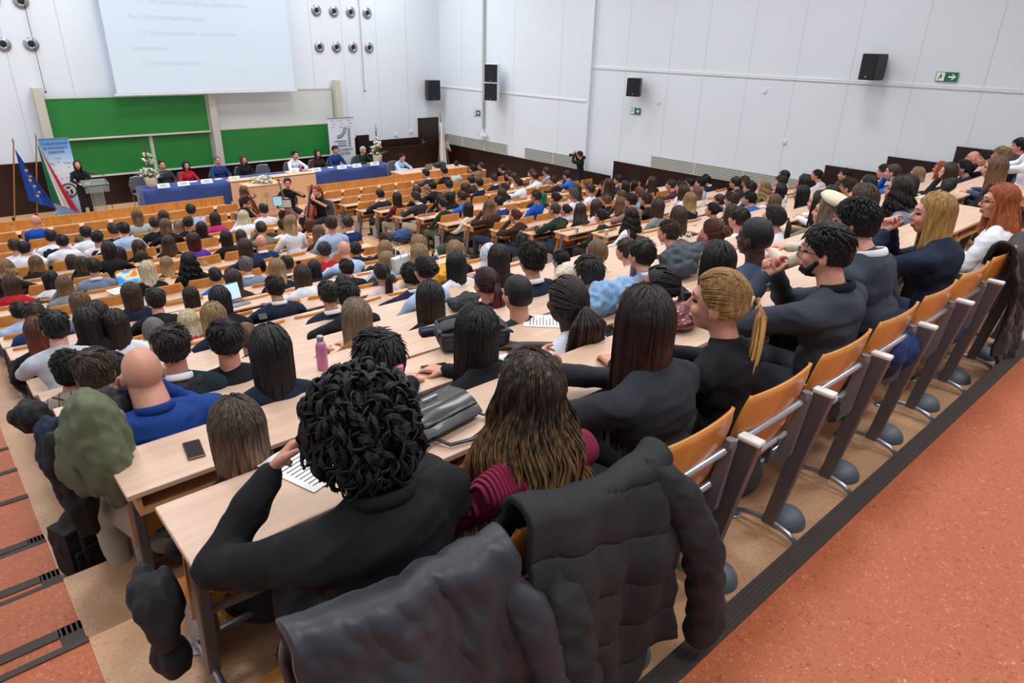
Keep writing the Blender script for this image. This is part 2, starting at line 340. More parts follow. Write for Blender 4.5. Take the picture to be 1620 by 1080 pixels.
# ceiling lights (above the picture, they light the hall)
EM = bpy.data.materials.new('lamp_panel'); EM.use_nodes = True
_b = EM.node_tree.nodes['Principled BSDF']; _b.inputs['Emission Color'].default_value = (1,.97,.93,1); _b.inputs['Emission Strength'].default_value = 3
LP = [(x, y) for y in (-1.0, 3.2, 7.4, 11.6, 15.8, 20.0, 22.6) for x in (1.2, 5.6, 10.2, 14.6)]
for i, (x, y) in enumerate(LP):
    o = tag(thing('ceiling_light', 'square recessed ceiling light panel', 'ceiling light', (x,y,ZT-.06), 0, 'ceiling light panels'))
    b = MB(); b.box((-.62,-.62,0),(.62,.62,.06)); obj('frame', b, RAIL, o)
    b = MB(); b.box((-.58,-.58,-.006),(.58,.58,-.001)); obj('diffuser', b, EM, o)
    la = bpy.data.lights.new('panel_lamp', 'AREA'); la.shape = 'SQUARE'; la.size = 1.1; la.spread = math.radians(150); la.energy = (86 if y < 19 else 108)*(.35 if y < 4 and x > 14 else 1); la.color = (.95,.975,1)
    lo = bpy.data.objects.new('panel_lamp', la); C.objects.link(lo); lo.parent = o; lo.location = (0,0,-.02)
wd = bpy.data.worlds.new('world'); bpy.context.scene.world = wd; wd.use_nodes = True; wd.node_tree.nodes['Background'].inputs[0].default_value = (.5,.55,.6,1); wd.node_tree.nodes['Background'].inputs[1].default_value = .3
vs = bpy.context.scene.view_settings; vs.view_transform = 'Standard'; vs.look = 'None'; vs.gamma = 1; vs.exposure = 0.0; vs.use_curve_mapping = False
# chairs of each row that can be seen between the people: {row: places counted from the left}
SEEN = {'l': {0: range(13), 1: range(13), 2: [0], 3: [], 4: [], 5: [], 6: [2,3,4,5,6,7,8,9], 7: [1,3,4,5,6,7,9], 8: [0,2,3,4,5,7,9], 9: [0,3,5,6,8,9],
    10: range(10), 11: range(10), 12: range(1,10), 13: [1,2,3,4,5,6,8,9], 14: range(1,10), 15: [2,3,5,6,7,9], 16: range(1,10), 17: [1,2,3,4,6,7,8,9], 18: range(1,10)},
  'r': {0: [], 1: [], 2: [], 3: [], 4: [0,2,3,6,8,9,10], 5: [0,2,3,5,7,11], 6: [0,1,2,5,7,8], 7: [0,1,2,3,4,7,8,10,11], 8: [0,1,2,3,4,6,8,9,10,11],
    9: [0,1,2,4,5,6,7,8,11], 10: range(12), 11: range(11), 12: range(12), 13: [0,1,4,5,6,7,8,9,10,11], 14: [0,1,2,3,4,5,7,8,9,10,11], 15: range(12), 16: range(12), 17: range(10), 18: range(10)}}
# ------------------------------------------------------------------ desks and seats
def rowname(k): return ['back row','second row from the back','third row from the back','fourth row from the back','fifth row from the back','sixth row from the back','seventh row from the back','eighth row from the back','ninth row from the back','tenth row from the back',
  'ninth row from the front','eighth row from the front','seventh row from the front','sixth row from the front','fifth row from the front','fourth row from the front','third row from the front','second row from the front','front row'][k]
def post_mesh(top, foot=True):
    b = MB()
    # flat tapered bar leaning back, local origin at the top centre on the floor line
    b.prism([(-.022,-.055,top),(-.022,.03,top),(-.022,.135,.06),(-.022,.075,.06)], (.044,0,0))
    me = bev(b.mesh('post', False), .005); return me
b = MB(); b.tube([(0,-.03+.165*0,.0)]+[], .01) if False else None
def foot_mesh():
    b = MB(); pts = []
    for i in range(9):
        a = PI*i/8; pts.append((0, .12-.165*math.cos(a), .012+.06*math.sin(a)))
    b.tube(pts, .014, 8); b.lathe([(.001,0),(.036,0),(.036,.006),(.02,.012),(.001,.012)], (0,.285,0), 14); return b.mesh('foot')
POST = {}
def get_post(h):
    h = round(h,2)
    if h not in POST:
        p = post_mesh(h); setm(p, STEEL); POST[h] = p
    return POST[h]
FOOT = foot_mesh(); setm(FOOT, PIPE)
b = MB(); b.box((-.026,-.06,0),(.026,.035,.022)); CAPM = bev(b.mesh('post_cap', False), .008); setm(CAPM, PLAST)
# bracket strip with knobs beside the post
b = MB(); b.prism([(-.014,.0,-.0),(-.014,.04,0),(-.014,.10,-.34),(-.014,.07,-.36),(-.014,.03,-.30)], (.028,0,0)); b.tube([(0,.0,.0),(0,.035,0)], .02, 10); b.tube([(0,.02,.0),(0,.02,.03)], .02, 10); BRK = b.mesh('bracket', False); setm(BRK, mat('bracket_grey','88868a',.4,.4))
def make_post(parent, x, y, h):
    p = link('post', get_post(h), parent, (x,y,0)); link('post_cap', CAPM, p, (0,0,round(h,2))); link('foot', FOOT, p, (0,0,0)); return p
def desk(k, side):
    x0, n = lblock(k) if side == 'l' else rblock(k); x1 = x0+n*.6
    y = YK[k]; z = .75
    o = thing('lecture_desk', 'long beech lecture desk, %s block, %s' % ('left' if side == 'l' else 'right', rowname(k)), 'desk', (x0,y,FL[k]), 0, 'lecture desks')
    w_ = x1-x0
    if k == 18:
        for i in range(n):
            if side == 'l' and i < 0: continue
            b = MB(); b.box((i*.6+.006,0,.0),(i*.6+.594,.022,.97)); obj('front_panel', b, PLY, o, bevel=.004)
    b = MB(); b.box((0,-.38,z-.025),(w_,0,z)); obj('worktop', b, BEECH, o, bevel=.004)
    b = MB()
    b.box((.035,-.36,z-.125),(w_-.035,-.02,z-.11)); b.box((.035,-.035,z-.11),(w_-.035,-.02,z-.026))
    for i in range(n+1):
        x = min(max(i*.6,.035),w_-.053); b.box((x,-.36,z-.11),(x+.018,-.035,z-.026))
    obj('book_shelf', b, SHELF, o)
    nx = FL[k+1]-FL[k] if k < 18 else 0
    b = MB()
    for zz in (.78+nx, .63+nx) if k < 18 else (.5,):
        if zz > .1: b.tube([(.05,-.10,zz-.03),(w_-.05,-.10,zz-.03)], .016, 8)
    obj('rail', b, PIPE, o)
    for i in range(n+1): make_post(o, min(max(i*.6,.05),w_-.05), -.2, z-.027)
# seats
def back_mesh():
    b = MB(); W, H, T = .27, .44, .012
    def fn(u, v, s_):
        a = (u*2-1); vv = v
        # rounded upper corners
        r = .12; xx = a*W; zz = .53+vv*H
        if vv > .72: k_ = (vv-.72)/.28; lim = W-.035*k_*k_; xx = max(-lim, min(lim, xx))
        yy = .10-.115*vv - .028*(1-a*a) + .02*(vv*vv)
        return (xx, yy+s_*T, zz)
    nu, nv = 14, 12; o = []
    for s_ in (0,1): o += [fn(i/nu, j/nv, s_) for j in range(nv+1) for i in range(nu+1)]
    N = (nu+1)*(nv+1); fs = []
    for j in range(nv):
        for i in range(nu):
            a = j*(nu+1)+i; fs.append((a,a+1,a+nu+2,a+nu+1)); fs.append((N+a,N+a+nu+1,N+a+nu+2,N+a+1))
    for i in range(nu): fs.append((i,N+i,N+i+1,i+1)); a = nv*(nu+1)+i; fs.append((a,a+1,N+a+1,N+a))
    for j in range(nv): a = j*(nu+1); fs.append((a,a+nu+1,N+a+nu+1,N+a)); a += nu; fs.append((a,N+a,N+a+nu+1,a+nu+1))
    b.add(o, fs); return b.mesh('backrest')
BACK = back_mesh(); setm(BACK, PLY)
b = MB(); b.grid(lambda u,v: ((u-.5)*.46*(1-.12*max(0,v-.7)), .14+v*.38, .385+.012*math.cos(v*5)), 8, 8); b.grid(lambda u,v: ((.5-u)*.46*(1-.12*max(0,v-.7)), .14+v*.38, .371+.012*math.cos(v*5)), 8, 8); PAN = b.mesh('seat_pan'); setm(PAN, PLY)
b = MB(); b.grid(lambda u,v: ((u-.5)*.46*(1-.12*max(0,v-.7)), .15+.012*math.cos(v*5), .47+v*.36), 8, 8); b.grid(lambda u,v: ((.5-u)*.46*(1-.12*max(0,v-.7)), .165+.012*math.cos(v*5), .47+v*.36), 8, 8); PANUP = b.mesh('seat_pan'); setm(PANUP, PLY)
b = MB()
for sx in (-.2,.2): b.prism([(sx-.01,.08,.64),(sx-.01,.12,.64),(sx-.01,.2,.47),(sx-.01,.2,.40),(sx-.01,.14,.38),(sx-.01,.08,.45)], (.02,0,0))
b.tube([(-.27,.10,.43),(.27,.10,.43)], .014, 8)
for sx in (-.15,.15):
    for z in (.60,.75): b.tube([(sx,.03,z),(sx,.10,z)], .012, 8)
SBR = b.mesh('seat_bracket', False); setm(SBR, STEEL)
b = MB(); b.box((-.015,.10,.12),(.0,.30,.46)); SIDE = bev(b.mesh('end_cover', False), .01); setm(SIDE, mat('end_cover_grey','8c8d92',.5))
OCC = {}                                        # (side, row) -> list of occupied x
def seat(k, side, i, x):
    o = thing('folding_chair', 'folding plywood chair, %s block, %s, %s from the left' % ('left' if side == 'l' else 'right', rowname(k), ORD[i+1]), 'chair', (x,YK[k]-1.06,FL[k]), 0, 'folding chairs of the %s block' % ('left' if side == 'l' else 'right'))
    link('backrest', BACK, o)
    occ = any(abs(x-q) < .33 for q in OCC.get((side,k), []))
    link('seat_pan', PAN if occ or k == 0 else PANUP, o); link('seat_bracket', SBR, o)
    if i == 0 and k > 0: link('end_cover', SIDE, o, (-.24,0,0))
def build_seats():
    for k in range(19):
        for side in 'lr':
            if side == 'r' and k == 0: pass
            desk(k, side)
            x0, n = lblock(k) if side == 'l' else rblock(k)
            for i in range(n):
                if i in SEEN[side][k]: seat(k, side, i, x0+.3+i*.6)
    # frame behind the back row
    o = thing('seat_frame', 'grey steel posts and silver rails carrying the back row of seats', 'seat frame', (.34,YK[0]-.93,FL[0]))
    for i in range(14): 
        p = make_post(o, i*.6 if i else .05, -.17, .82); link('bracket', BRK, p, (-.055,.02,.80))
    b = MB(); b.tube([(-.0,-.115,.775),(8.1,-.115,.775)], .017, 10); b.tube([(0,-.075,.60),(8.1,-.075,.60)], .017, 10); b.tube([(0,-.02,.45),(8.1,-.02,.45)], .014, 8); obj('rail', b, PIPE, o, smooth=True)
    DOME = mat('dome_grey', '5d6670', .5)
    for i in range(13):
        x = 1.02+.625*i
        o = thing('floor_vent_dome', 'grey domed air vent on the tan step, %s from the left' % ORD[i+1], 'air vent', (x,1.11,FL[0]), 0, 'grey vent domes behind the back row')
        b = MB(); b.lathe([(.098,0),(.098,.008),(.092,.03),(.075,.055),(.05,.072),(.02,.081),(.001,.083)], (0,0,0), 28); obj('dome', b, DOME, o, smooth=True)
        b = MB(); b.lathe([(.088,-.0),(.088,.012)], (0,0,0), 20); obj('ring', b, BLACKP, o)
    P = atZ(1585, 553, FL[0])
    o = thing('floor_grille', 'round slotted floor air grille beside the landing edge', 'floor grille', (P.x,1.08,FL[0]))
    b = MB(); b.lathe([(.09,0),(.09,.006),(.08,.008),(.001,.008)], (0,0,0), 24); obj('ring', b, PIPE, o)
    b = MB()
    for i in range(-4,5): b.box((i*.016-.003,-.065,.008),(i*.016+.003,.065,.0095))
    obj('slots', b, BLACKP, o)
# ------------------------------------------------------------------ figures
def rotx(p, a, piv=(0,0,.55)):
    p = V(p)-V(piv); return V((p.x, p.y*math.cos(a)+p.z*math.sin(a), -p.y*math.sin(a)+p.z*math.cos(a)))+V(piv)
def hand(mb, W, d, n, sgn, curl=.5, sc=1, k=8):
    W = V(W); d = V(d).normalized(); n = V(n); n = (n-d*n.dot(d)).normalized(); s = d.cross(n)*sgn; s.normalize()
    for i in range(4):                          # palm
        a = (i-1.5); mb.cap_(W+s*a*.010*sc, W+d*.085*sc+s*a*.020*sc, .016*sc, .012*sc, k)
    L = (.068,.078,.072,.056)
    for i in range(4):
        p = W+d*.086*sc+s*(i-1.5)*.0205*sc; u = d.copy(); r = .0095*sc; ang = curl*(.55+.15*i)
        for j in range(3):
            u = (d*math.cos(ang*(j+1)) + n*math.sin(ang*(j+1))) + s*((i-1.5)*.05); u.normalize()
            q = p+u*L[i]*sc*(.45,.32,.25)[j]; mb.cap_(p, q, r, r*.92, k); p = q; r *= .92
    p = W+d*.02*sc-s*.026*sc; q = p+(d*.6-s*.75+n*.3).normalized()*.045*sc; mb.cap_(p, q, .015*sc, .012*sc, k)
    mb.cap_(q, q+(d*.95-s*.25+n*.45).normalized()*.032*sc, .0115*sc, .0095*sc, k)
def head_blobs(mb, c, R, fem=False, sc=1):
    def P(x,y,z): return c+R@(V((x,y,z))*sc)
    def E(x,y,z,a,b_,d_): mb.ell(P(x,y,z), (a*sc,b_*sc,d_*sc), 18, 12, R)
    E(0,-.008,.022,.076,.094,.095); E(0,.022,-.030,.060,.066,.078); E(0,.045,-.078,.034 if not fem else .028,.034,.030)
    E(0,.066,.030,.052,.030,.022)                                       # brow
    for s in (-1,1):
        E(s*.036,.060,-.028,.024,.026,.024); E(s*.079,-.008,-.012,.010,.020,.032); E(s*.084,-.014,.004,.006,.014,.018); E(s*.030,.078,.008,.013,.010,.009)
        mb.cap_(P(s*.009,.092,-.030), P(s*.004,.098,-.032), .009*sc, .009*sc)
    mb.cap_(P(0,.084,.016), P(0,.106,-.026), .008*sc, .0125*sc); E(0,.086,-.060,.024,.012,.007); E(0,.084,-.071,.020,.012,.008)
def paint_head(me, c, R, sc=1):
    Ri = R.inverted()
    for p in me.polygons:
        q = Ri@(p.center-c)/sc; m = 0
        if q.y > .06 and abs(q.z-.006) < .006 and .018 < abs(q.x) < .046: m = 1
        elif q.y > .07 and abs(q.z-.031) < .0028 and .018 < abs(q.x) < .046: m = 1
        elif q.y > .07 and abs(q.z+.066) < .009 and abs(q.x) < .024: m = 2
        p.material_index = m
HEADC = {}
def figure(name, lean=.0, yaw=0, pitch=0, roll=0, headoff=(0,0,0), arms=None, sw=.175, bulk=1.0, vox=.009, vtop=.012, fem=False, hands=True, legs='sit', curl=.6, wr=.006, seed=1, short=False, knees=.12, neck=1, feety=.44):
    """one posed figure: returns dict of meshes (body, top, trousers) and the head frame"""
    T = lambda p: rotx(p, lean)
    zb = .40 if legs == 'sit' else .83
    off = V((0,0,zb-.55))
    up = lambda p: T(p)+off
    hc = up((0,.03,1.20)) + V(headoff)
    R = Matrix.Rotation(yaw,3,'Z') @ Matrix.Rotation(-pitch,3,'X') @ Matrix.Rotation(roll,3,'Y')
    nb = up((0,-.01,1.03)); body = MB()
    head_blobs(body, hc, R, fem)
    body.cap_(nb, hc+R@V((0,-.02,-.05)), .060*neck*(.9 if fem else 1), .054*neck*(.88 if fem else 1), 16)
    body.ell(up((0,0,.88)), (.105*bulk,.06*bulk,.14)); body.cap_(up((-sw*.8,0,.985)), up((sw*.8,0,.985)), .04, .04); body.cap_(up((0,0,.64)), up((0,0,.85)), .06, .06)
    top = MB(); b_ = bulk
    top.ell(up((0,.005,.90)), (.165*b_,.115*b_,.15)); top.ell(up((0,.0,.70)), (.150*b_,.115*b_,.17)); top.ell(up((0,-.0,.58)), (.165*b_,.13*b_,.10))
    top.ell(up((0,-.035,.94)), (.15*b_,.085*b_,.115))
    top.cap_(up((-sw*.92,-.005,.965)), up((sw*.92,-.005,.965)), .066*b_, .066*b_, 16)
    for s in (-1,1): top.cap_(up((s*.05,-.012,1.03)), up((s*sw,-.005,.975)), .045, .055*b_, 14)
    top.cap_(up((0,-.015,.98)), nb+V((0,0,.0)), .085, .068, 16)
    if arms is None: arms = {'L':((-.25,.10,.77),(-.10,.33,.66),(.4,1,-.1),(0,0,-1)), 'R':((.25,.10,.77),(.10,.33,.66),(-.4,1,-.1),(0,0,-1))}
    for key, s in (('L',-1),('R',1)):
        S = up((s*sw,-.005,.965)); E, W, d, n = arms[key]; E = V(E)+off+V((0,0,.02)); W = V(W)+off+V((0,0,.03)); d = V(d)
        body.chain([S, E, W], [.045,.036,.026]); 
        if hands: hand(body, W, d, n, -s, curl)
        else: body.ell(W+d.normalized()*.08, (.04,.09,.025))
        cuff = W+(E-W).normalized()*.012 if not short else E+(W-E)*.1
        top.chain([S, E, cuff], [.064*b_,.050*b_,.036+.004*b_], 14)
        mid = (S+E)/2; top.cap_(mid, mid+(E-S)*.15, .060*b_, .056*b_, 12)
    bm_ = remesh(body, vox, 3, 'body'); paint_head(bm_, hc, R)
    tm = remesh(top, vtop, 6, 'top', .6)
    sd = V((seed*3.1, seed*1.7, 0))
    displace(tm, lambda p: wr*(noise.noise(V((p.x*8,p.y*8,p.z*14))+sd)+1.1*(.3-abs(noise.noise(V((p.x*7+p.z*4,p.y*7,p.z*17-p.x*5))+sd)))))
    tr = MB()
    if legs == 'sit':
        tr.ell((0,-.01,.39), (.17*b_,.14,.11))
        for s in (-1,1):
            tr.chain([(s*.09,.0,.40),(s*knees,.42,.41),(s*knees,feety,.09)], [.092*b_,.068,.048], 14)
    else:
        tr.ell((0,0,.81), (.155*b_,.115,.12))
        for s in (-1,1): tr.chain([(s*.085,0,.80),(s*.095,.02,.45),(s*.10,-.02,.09)], [.088*b_,.062,.05], 14)
    tm2 = remesh(tr, .016, 4, 'trousers'); displace(tm2, lambda p: .004*noise.noise(p*18+sd))
    sh = MB(); fy = feety if legs == 'sit' else -.02
    for s in (-1,1): x = s*(knees if legs == 'sit' else .10); sh.ell((x,fy+.06,.035), (.042,.13,.034)); sh.ell((x,fy-.02,.05), (.038,.06,.05))
    hm = sh.mesh('shoes')
    cb = MB(); cpts = [nb+V((.070*math.sin(a), .066*math.cos(a)-.012, .026-.022*math.cos(a))) for a in [x*2*PI/20 for x in range(3,18)]]; cb.tube(cpts, .008, 6, flat=2.4, up=(0,0,1)); clm = cb.mesh('collar')
    vm = None
    if name in 'AFBGCD':
        vb = MB(); k_ = 1.06
        vb.ell(up((0,.005,.90)), (.155*b_*k_,.115*b_*k_,.145)); vb.ell(up((0,.0,.70)), (.150*b_*k_,.115*b_*k_,.16)); vb.ell(up((0,0,.58)), (.165*b_*k_,.13*b_*k_,.10)); vb.ell(up((0,-.035,.94)), (.145*b_*k_,.085*b_*k_,.11))
        for s in (-1,1): vb.cap_(up((s*.07,-.012,1.01)), up((s*sw*.70,-.005,.99)), .040, .058*b_, 12)
        vm = remesh(vb, .014, 5, 'vest')
    return dict(body=bm_, top=tm, trousers=tm2, shoes=hm, collar=clm, vest=vm, hc=hc, R=R, nb=nb)
def lap(): return None
DESKARMS = {'L':((-.27,.30,.80),(-.10,.50,.80),(.5,.9,0),(0,0,-1)), 'R':((.27,.30,.80),(.10,.50,.80),(-.5,.9,0),(0,0,-1))}
CHIN = {'L':((-.25,.36,.80),(-.02,.50,.79),(1,.35,0),(0,0,-1)), 'R':((.22,.42,.81),(.06,.30,1.04),(-.35,.05,.95),(-.2,-1,.1))}
CHIN2 = {'R':((.25,.36,.80),(.02,.50,.79),(-1,.35,0),(0,0,-1)), 'L':((-.22,.42,.81),(-.06,.30,1.04),(.35,.05,.95),(.2,-1,.1))}
BOTH = {'L':((-.22,.42,.81),(-.05,.34,1.02),(.3,-.05,.95),(.3,-1,0)), 'R':((.22,.42,.81),(.05,.34,1.02),(-.3,-.05,.95),(-.3,-1,0))}
PO = {}
PO['A'] = figure('A', lean=-.03, pitch=-.05, seed=1)
PO['F'] = figure('F', lean=.04, pitch=-.02, sw=.155, bulk=.88, fem=True, seed=2)
PO['B'] = figure('B', lean=.27, pitch=-.12, arms=DESKARMS, seed=3, yaw=.12)
PO['G'] = figure('G', lean=.24, pitch=-.08, arms=DESKARMS, sw=.155, bulk=.88, fem=True, seed=4, yaw=.1)
PO['C'] = figure('C', lean=.30, pitch=-.02, arms=CHIN, seed=5, headoff=(.01,-.01,-.01))
PO['D'] = figure('D', lean=.30, pitch=-.02, arms=CHIN2, sw=.16, bulk=.9, fem=True, seed=6)
# ------------------------------------------------------------------ hair, built around the head centre
def surf(az, ph, r=1.0, R=(.083,.103,.110), c=(0,-.010,.020)):
    return V((c[0]+math.sin(ph)*math.sin(az)*R[0]*r, c[1]+math.sin(ph)*math.cos(az)*R[1]*r, c[2]+math.cos(ph)*R[2]*r))
def cap_vol(mb, r=1.0, hairline=.042, back=-.06, thick=1.0):
    # shell over skull; the face is kept clear
    nu, nv = 30, 12; vs = []; fs = []
    for j in range(nv+1):
        for i in range(nu):
            az = 2*PI*i/nu; a = abs((az+PI)%(2*PI)-PI)         # 0 = front
            end = math.radians(62 + 62*min(1,max(0,(a-.55)/1.2)))
            ph = end*j/nv
            vs.append(surf(az, ph, r*thick*(1.0 if j < nv else .93)))
    for j in range(nv):
        for i in range(nu): fs.append((j*nu+i, (j+1)*nu+i, (j+1)*nu+(i+1)%nu, j*nu+(i+1)%nu))
    mb.add(vs, fs)
def lock(mb, az, ph0, L, r0, rng, wave=0, wf=18, out=0, curlr=0, turns=0, side=1, ns=10, spread=0, tuck=0, k=5, backy=-.03):
    pts = []; rs = []
    a0 = az; d1 = ph0
    phs = [ph0+(1.62-ph0)*i/4 for i in range(5)]
    ph1 = az*2.2+rng.uniform(-.7,.7)
    off = 1.02+rng.uniform(0,.07)
    for ph in phs:
        aa = az; lim = 1.15
        if abs(aa) < lim and ph > .55: t = min(1,(ph-.55)/.6); aa = (aa*(1-t)+(lim if aa >= 0 else -lim)*t)
        pts.append(surf(aa, ph, off))
    last = pts[-1]; n = ns
    outd = V((math.sin(aa), math.cos(aa), 0))
    for i in range(1, n+1):
        t = i/n; z = last.z - t*(L+last.z)
        p = V((last.x*(1-.12*t*tuck)+outd.x*spread*t, last.y*(1-.1*t)+backy*t*(1 if last.y < .03 else .2)+outd.y*spread*t, z))
        pts.append(p)
    m = len(pts)
    for i, p in enumerate(pts):
        t = i/(m-1)
        if wave and i > 3: p.x += wave*math.sin(wf*p.z+ph1)*min(1,(i-3)/3); p.y += wave*math.cos(wf*p.z*.9+ph1)*min(1,(i-3)/3)
        if curlr:
            ang = turns*2*PI*t+ph1; rr = curlr*min(1,t*3); p.x += rr*math.cos(ang); p.y += rr*math.sin(ang); p.z += rr*.5*math.sin(ang*1.3)
        rs.append(r0*(1 if t < .6 else 1-.75*(t-.6)/.4)*(.5 if i == 0 else 1))
    mb.tube(pts, rs, k, flat=.55)
def hair_mesh(style, seed=0, fine=1, L=None):
    rng = random.Random(seed*77+len(style)+ord(style[0])); b = MB()
    if style in 'lwm' or style == 'k':
        L = L or {'l':.36,'w':.34,'m':.15,'k':.33}[style]
        L *= rng.uniform(.85,1.12)
        cap_vol(b, 1.03)
        # inner volume behind the neck
        nu = 14
        n = int((110 if style != 'k' else 130)*fine); rq = fine**.62
        for i in range(n):
            az = rng.choice((-1,1))*(rng.uniform(.15,PI) if rng.random() < .8 else rng.uniform(.9,2.2)); ph0 = rng.uniform(.08,1.3)
            if style == 'k': lock(b, az, ph0, L*rng.uniform(.75,1.05), .012/rq, rng, curlr=.016, turns=4, spread=rng.uniform(.02,.085), ns=16, k=4)
            elif style == 'w': lock(b, az, ph0, L*rng.uniform(.85,1.05), .015/rq, rng, wave=.010 if L < .38 else .013, wf=18 if L < .38 else 30, spread=.035 if L < .38 else rng.uniform(.05,.15), ns=14)
            elif style == 'm': lock(b, az, ph0, L*rng.uniform(.9,1.05), .016/rq, rng, wave=.003, tuck=1, spread=.01, ns=6, backy=0)
            else: lock(b, az, ph0, L*rng.uniform(.9,1.04), .015/rq, rng, wave=.002, tuck=.9, spread=.0, ns=8)
        z1 = -L*.9
        b.ell((0,-.045,-.02), (.068,.05,.10)); b.tube([(0,-.06,.02),(0,-.07,-.10),(0,-.075,max(z1,-.3))], [.06,.062,.04], 12, flat=1) if style != 'm' else b.ell((0,-.05,-.06),(.066,.05,.07))
    elif style in 'szcS':
        t = {'s':1.035,'z':1.005,'c':1.06,'S':1.05}[style]; cap_vol(b, t)
        if style != 'z':
            n = int({'s':230,'c':330,'S':620}[style]*fine); rf = 1/max(1,fine)**.4
            for i in range(n):
                az = rng.uniform(-PI,PI); a = abs(az); end = math.radians(60+56*min(1,max(0,(a-.6)/1.1)))
                ph = end*math.sqrt(rng.random()); p = surf(az, ph, t-.02)
                nrm = (p-V((0,-.01,.02))).normalized(); dirr = V((rng.uniform(-.3,.3)+(.6 if seed%2 else -.5)*(1-ph), .55-1.1*ph+rng.uniform(-.2,.2), -1.2*ph+.3)); dirr = (dirr-nrm*dirr.dot(nrm)).normalized()
                Ln = {'s':.042,'c':.034,'S':.034}[style]*rng.uniform(.7,1.3)*(1 if ph < 1.2 else .55); lift = {'s':.07,'c':.35,'S':.10}[style]*(1 if ph < 1.1 else .25)
                pts = []
                for j in range(5):
                    q = p+dirr*Ln*j/4+nrm*Ln*lift*math.sin(j/4*PI*.7)
                    if style == 'c': q += V((math.cos(j*2.0+i),math.sin(j*2.0+i),math.sin(j*1.7+i)))*.009
                    pts.append(q)
                b.tube(pts, [x*rf*(.8 if style == 'c' else 1) for x in (.005,.0075,.007,.005,.002)], 4, flat=.6)
    elif style in 'pu':
        cap_vol(b, 1.02); tie = V((0,-.108,.03)) if style == 'p' else V((0,-.10,.055))
        n = int(110*fine); rq = fine**.5
        for i in range(n):
            az = rng.uniform(-PI,PI); ph = rng.uniform(.35,1.0)*math.radians(60+50*min(1,max(0,(abs(az)-.6)/1.1))); p0 = surf(az, ph, 1.03)
            pts = []
            for j in range(7):
                t = j/6; q = p0.lerp(tie, t); c = V((0,-.01,.02)); d = q-c; 
                e = V((d.x/.085, d.y/.105, d.z/.112)); 
                if e.length < 1.04: d = d*(1.04/e.length)
                pts.append(c+d)
            b.tube(pts, [x/rq for x in (.006,.010,.011,.010,.010,.009,.007)], 5, flat=.5)
        if style == 'p':
            for i in range(int(40*fine)):
                a = rng.uniform(0,2*PI); r = rng.uniform(.2,1)*.028; w_ = rng.uniform(-.02,.02); LL = rng.uniform(.24,.33)
                pts = [tie+V((0,.012,0)), tie+V((r*.5*math.cos(a),-.03,.012+r*.4*math.sin(a)))]
                for j in range(1,8): t = j/7; pts.append(tie+V((r*math.cos(a)*(1+.9*math.sin(t*2.6))+w_*t, -.045-.01*math.sin(t*3)+r*.7*math.sin(a), -.01-LL*t)))
                b.tube(pts, [x/rq for x in [.008,.010]+[.011*(1-.7*(j/7)**2) for j in range(1,8)]], 5, flat=.6)
        else:
            b.ell(tie+V((0,-.028,0)), (.036,.03,.034))
            for i in range(int(26*fine)):
                a0 = rng.uniform(0,2*PI); til = rng.uniform(-.7,.7); pts = []
                for j in range(8):
                    a = a0+j*.5; q = V((math.cos(a)*.036, 0, math.sin(a)*.036)); q.rotate(Matrix.Rotation(til,3,'X')); pts.append(tie+V((0,-.03+til*.02,0))+q*rng.uniform(.95,1.1))
                b.tube(pts, [.004,.008,.009,.009,.009,.009,.007,.003], 5, flat=.7)
    elif style == 'b':
        cap_vol(b, .985)
        vs = [v for v in b.v]; b.v = [(x,y,z) if z < .045 else (x*.5,y*.5,z*.2) for x,y,z in vs]
    elif style == 'K':                          # big loose curls lying over the head
        cap_vol(b, 1.10); b.ell((0,-.030,-.015), (.084,.082,.105))
        for i in range(int(150*fine)):
            az = rng.uniform(-PI,PI); a = abs(az)
            if a < .7: az = (.7+rng.random()*.4)*(1 if az > 0 else -1)
            ph = math.acos(rng.uniform(-.45,1)); p = surf(az, ph, 1.07+rng.random()*.08); nrm = (p-V((0,-.01,.02))).normalized()
            down = V((rng.uniform(-.7,.7),rng.uniform(-.5,.5),-1)); tan = down-nrm*down.dot(nrm)
            if tan.length < .2: tan = V((rng.uniform(-1,1),rng.uniform(-1,1),0)); tan = tan-nrm*tan.dot(nrm)
            tan.normalize(); sd_ = nrm.cross(tan); Ln = rng.uniform(.05,.095); rr = rng.uniform(.010,.017); tn = rng.uniform(1.0,2.0); q0 = rng.uniform(0,6); sgn = rng.choice((-1,1))
            for m_ in range(4):
                pts = []
                for j in range(15):
                    t = j/14; drop = .35*t*t*Ln if ph > 1.0 else 0
                    c = p+tan*Ln*t+nrm*(.012+.016*math.sin(t*PI)-.02*t*(1 if ph < 1.3 else 0))+V((0,0,-drop)); an = q0+sgn*tn*2*PI*t+m_*.22; r_ = rr*(.5+.5*min(1,t*4))*(1-.25*t)
                    pts.append(c+sd_*r_*math.cos(an)+nrm*r_*math.sin(an)+tan*.002*m_)
                b.tube(pts, [.0015]+[.0030]*11+[.0026,.002,.001], 4)
    elif style == 'B':                          # braids gathered at the back
        cap_vol(b, 1.04); tie = V((0.01,-.10,.03))
        for i in range(int(70*fine)):
            az = rng.uniform(-PI,PI); ph = rng.uniform(.2,1.0)*math.radians(60+50*min(1,max(0,(abs(az)-.6)/1.1))); p0 = surf(az, ph, 1.05); pts = []; rs = []
            for j in range(14):
                t = j/13; q = p0.lerp(tie, t); c = V((0,-.01,.02)); d = q-c; e = V((d.x/.085, d.y/.105, d.z/.112))
                if e.length < 1.06: d = d*(1.06/e.length)
                pts.append(c+d); rs.append(.0065+.002*(j%2))
            b.tube(pts, rs, 6)
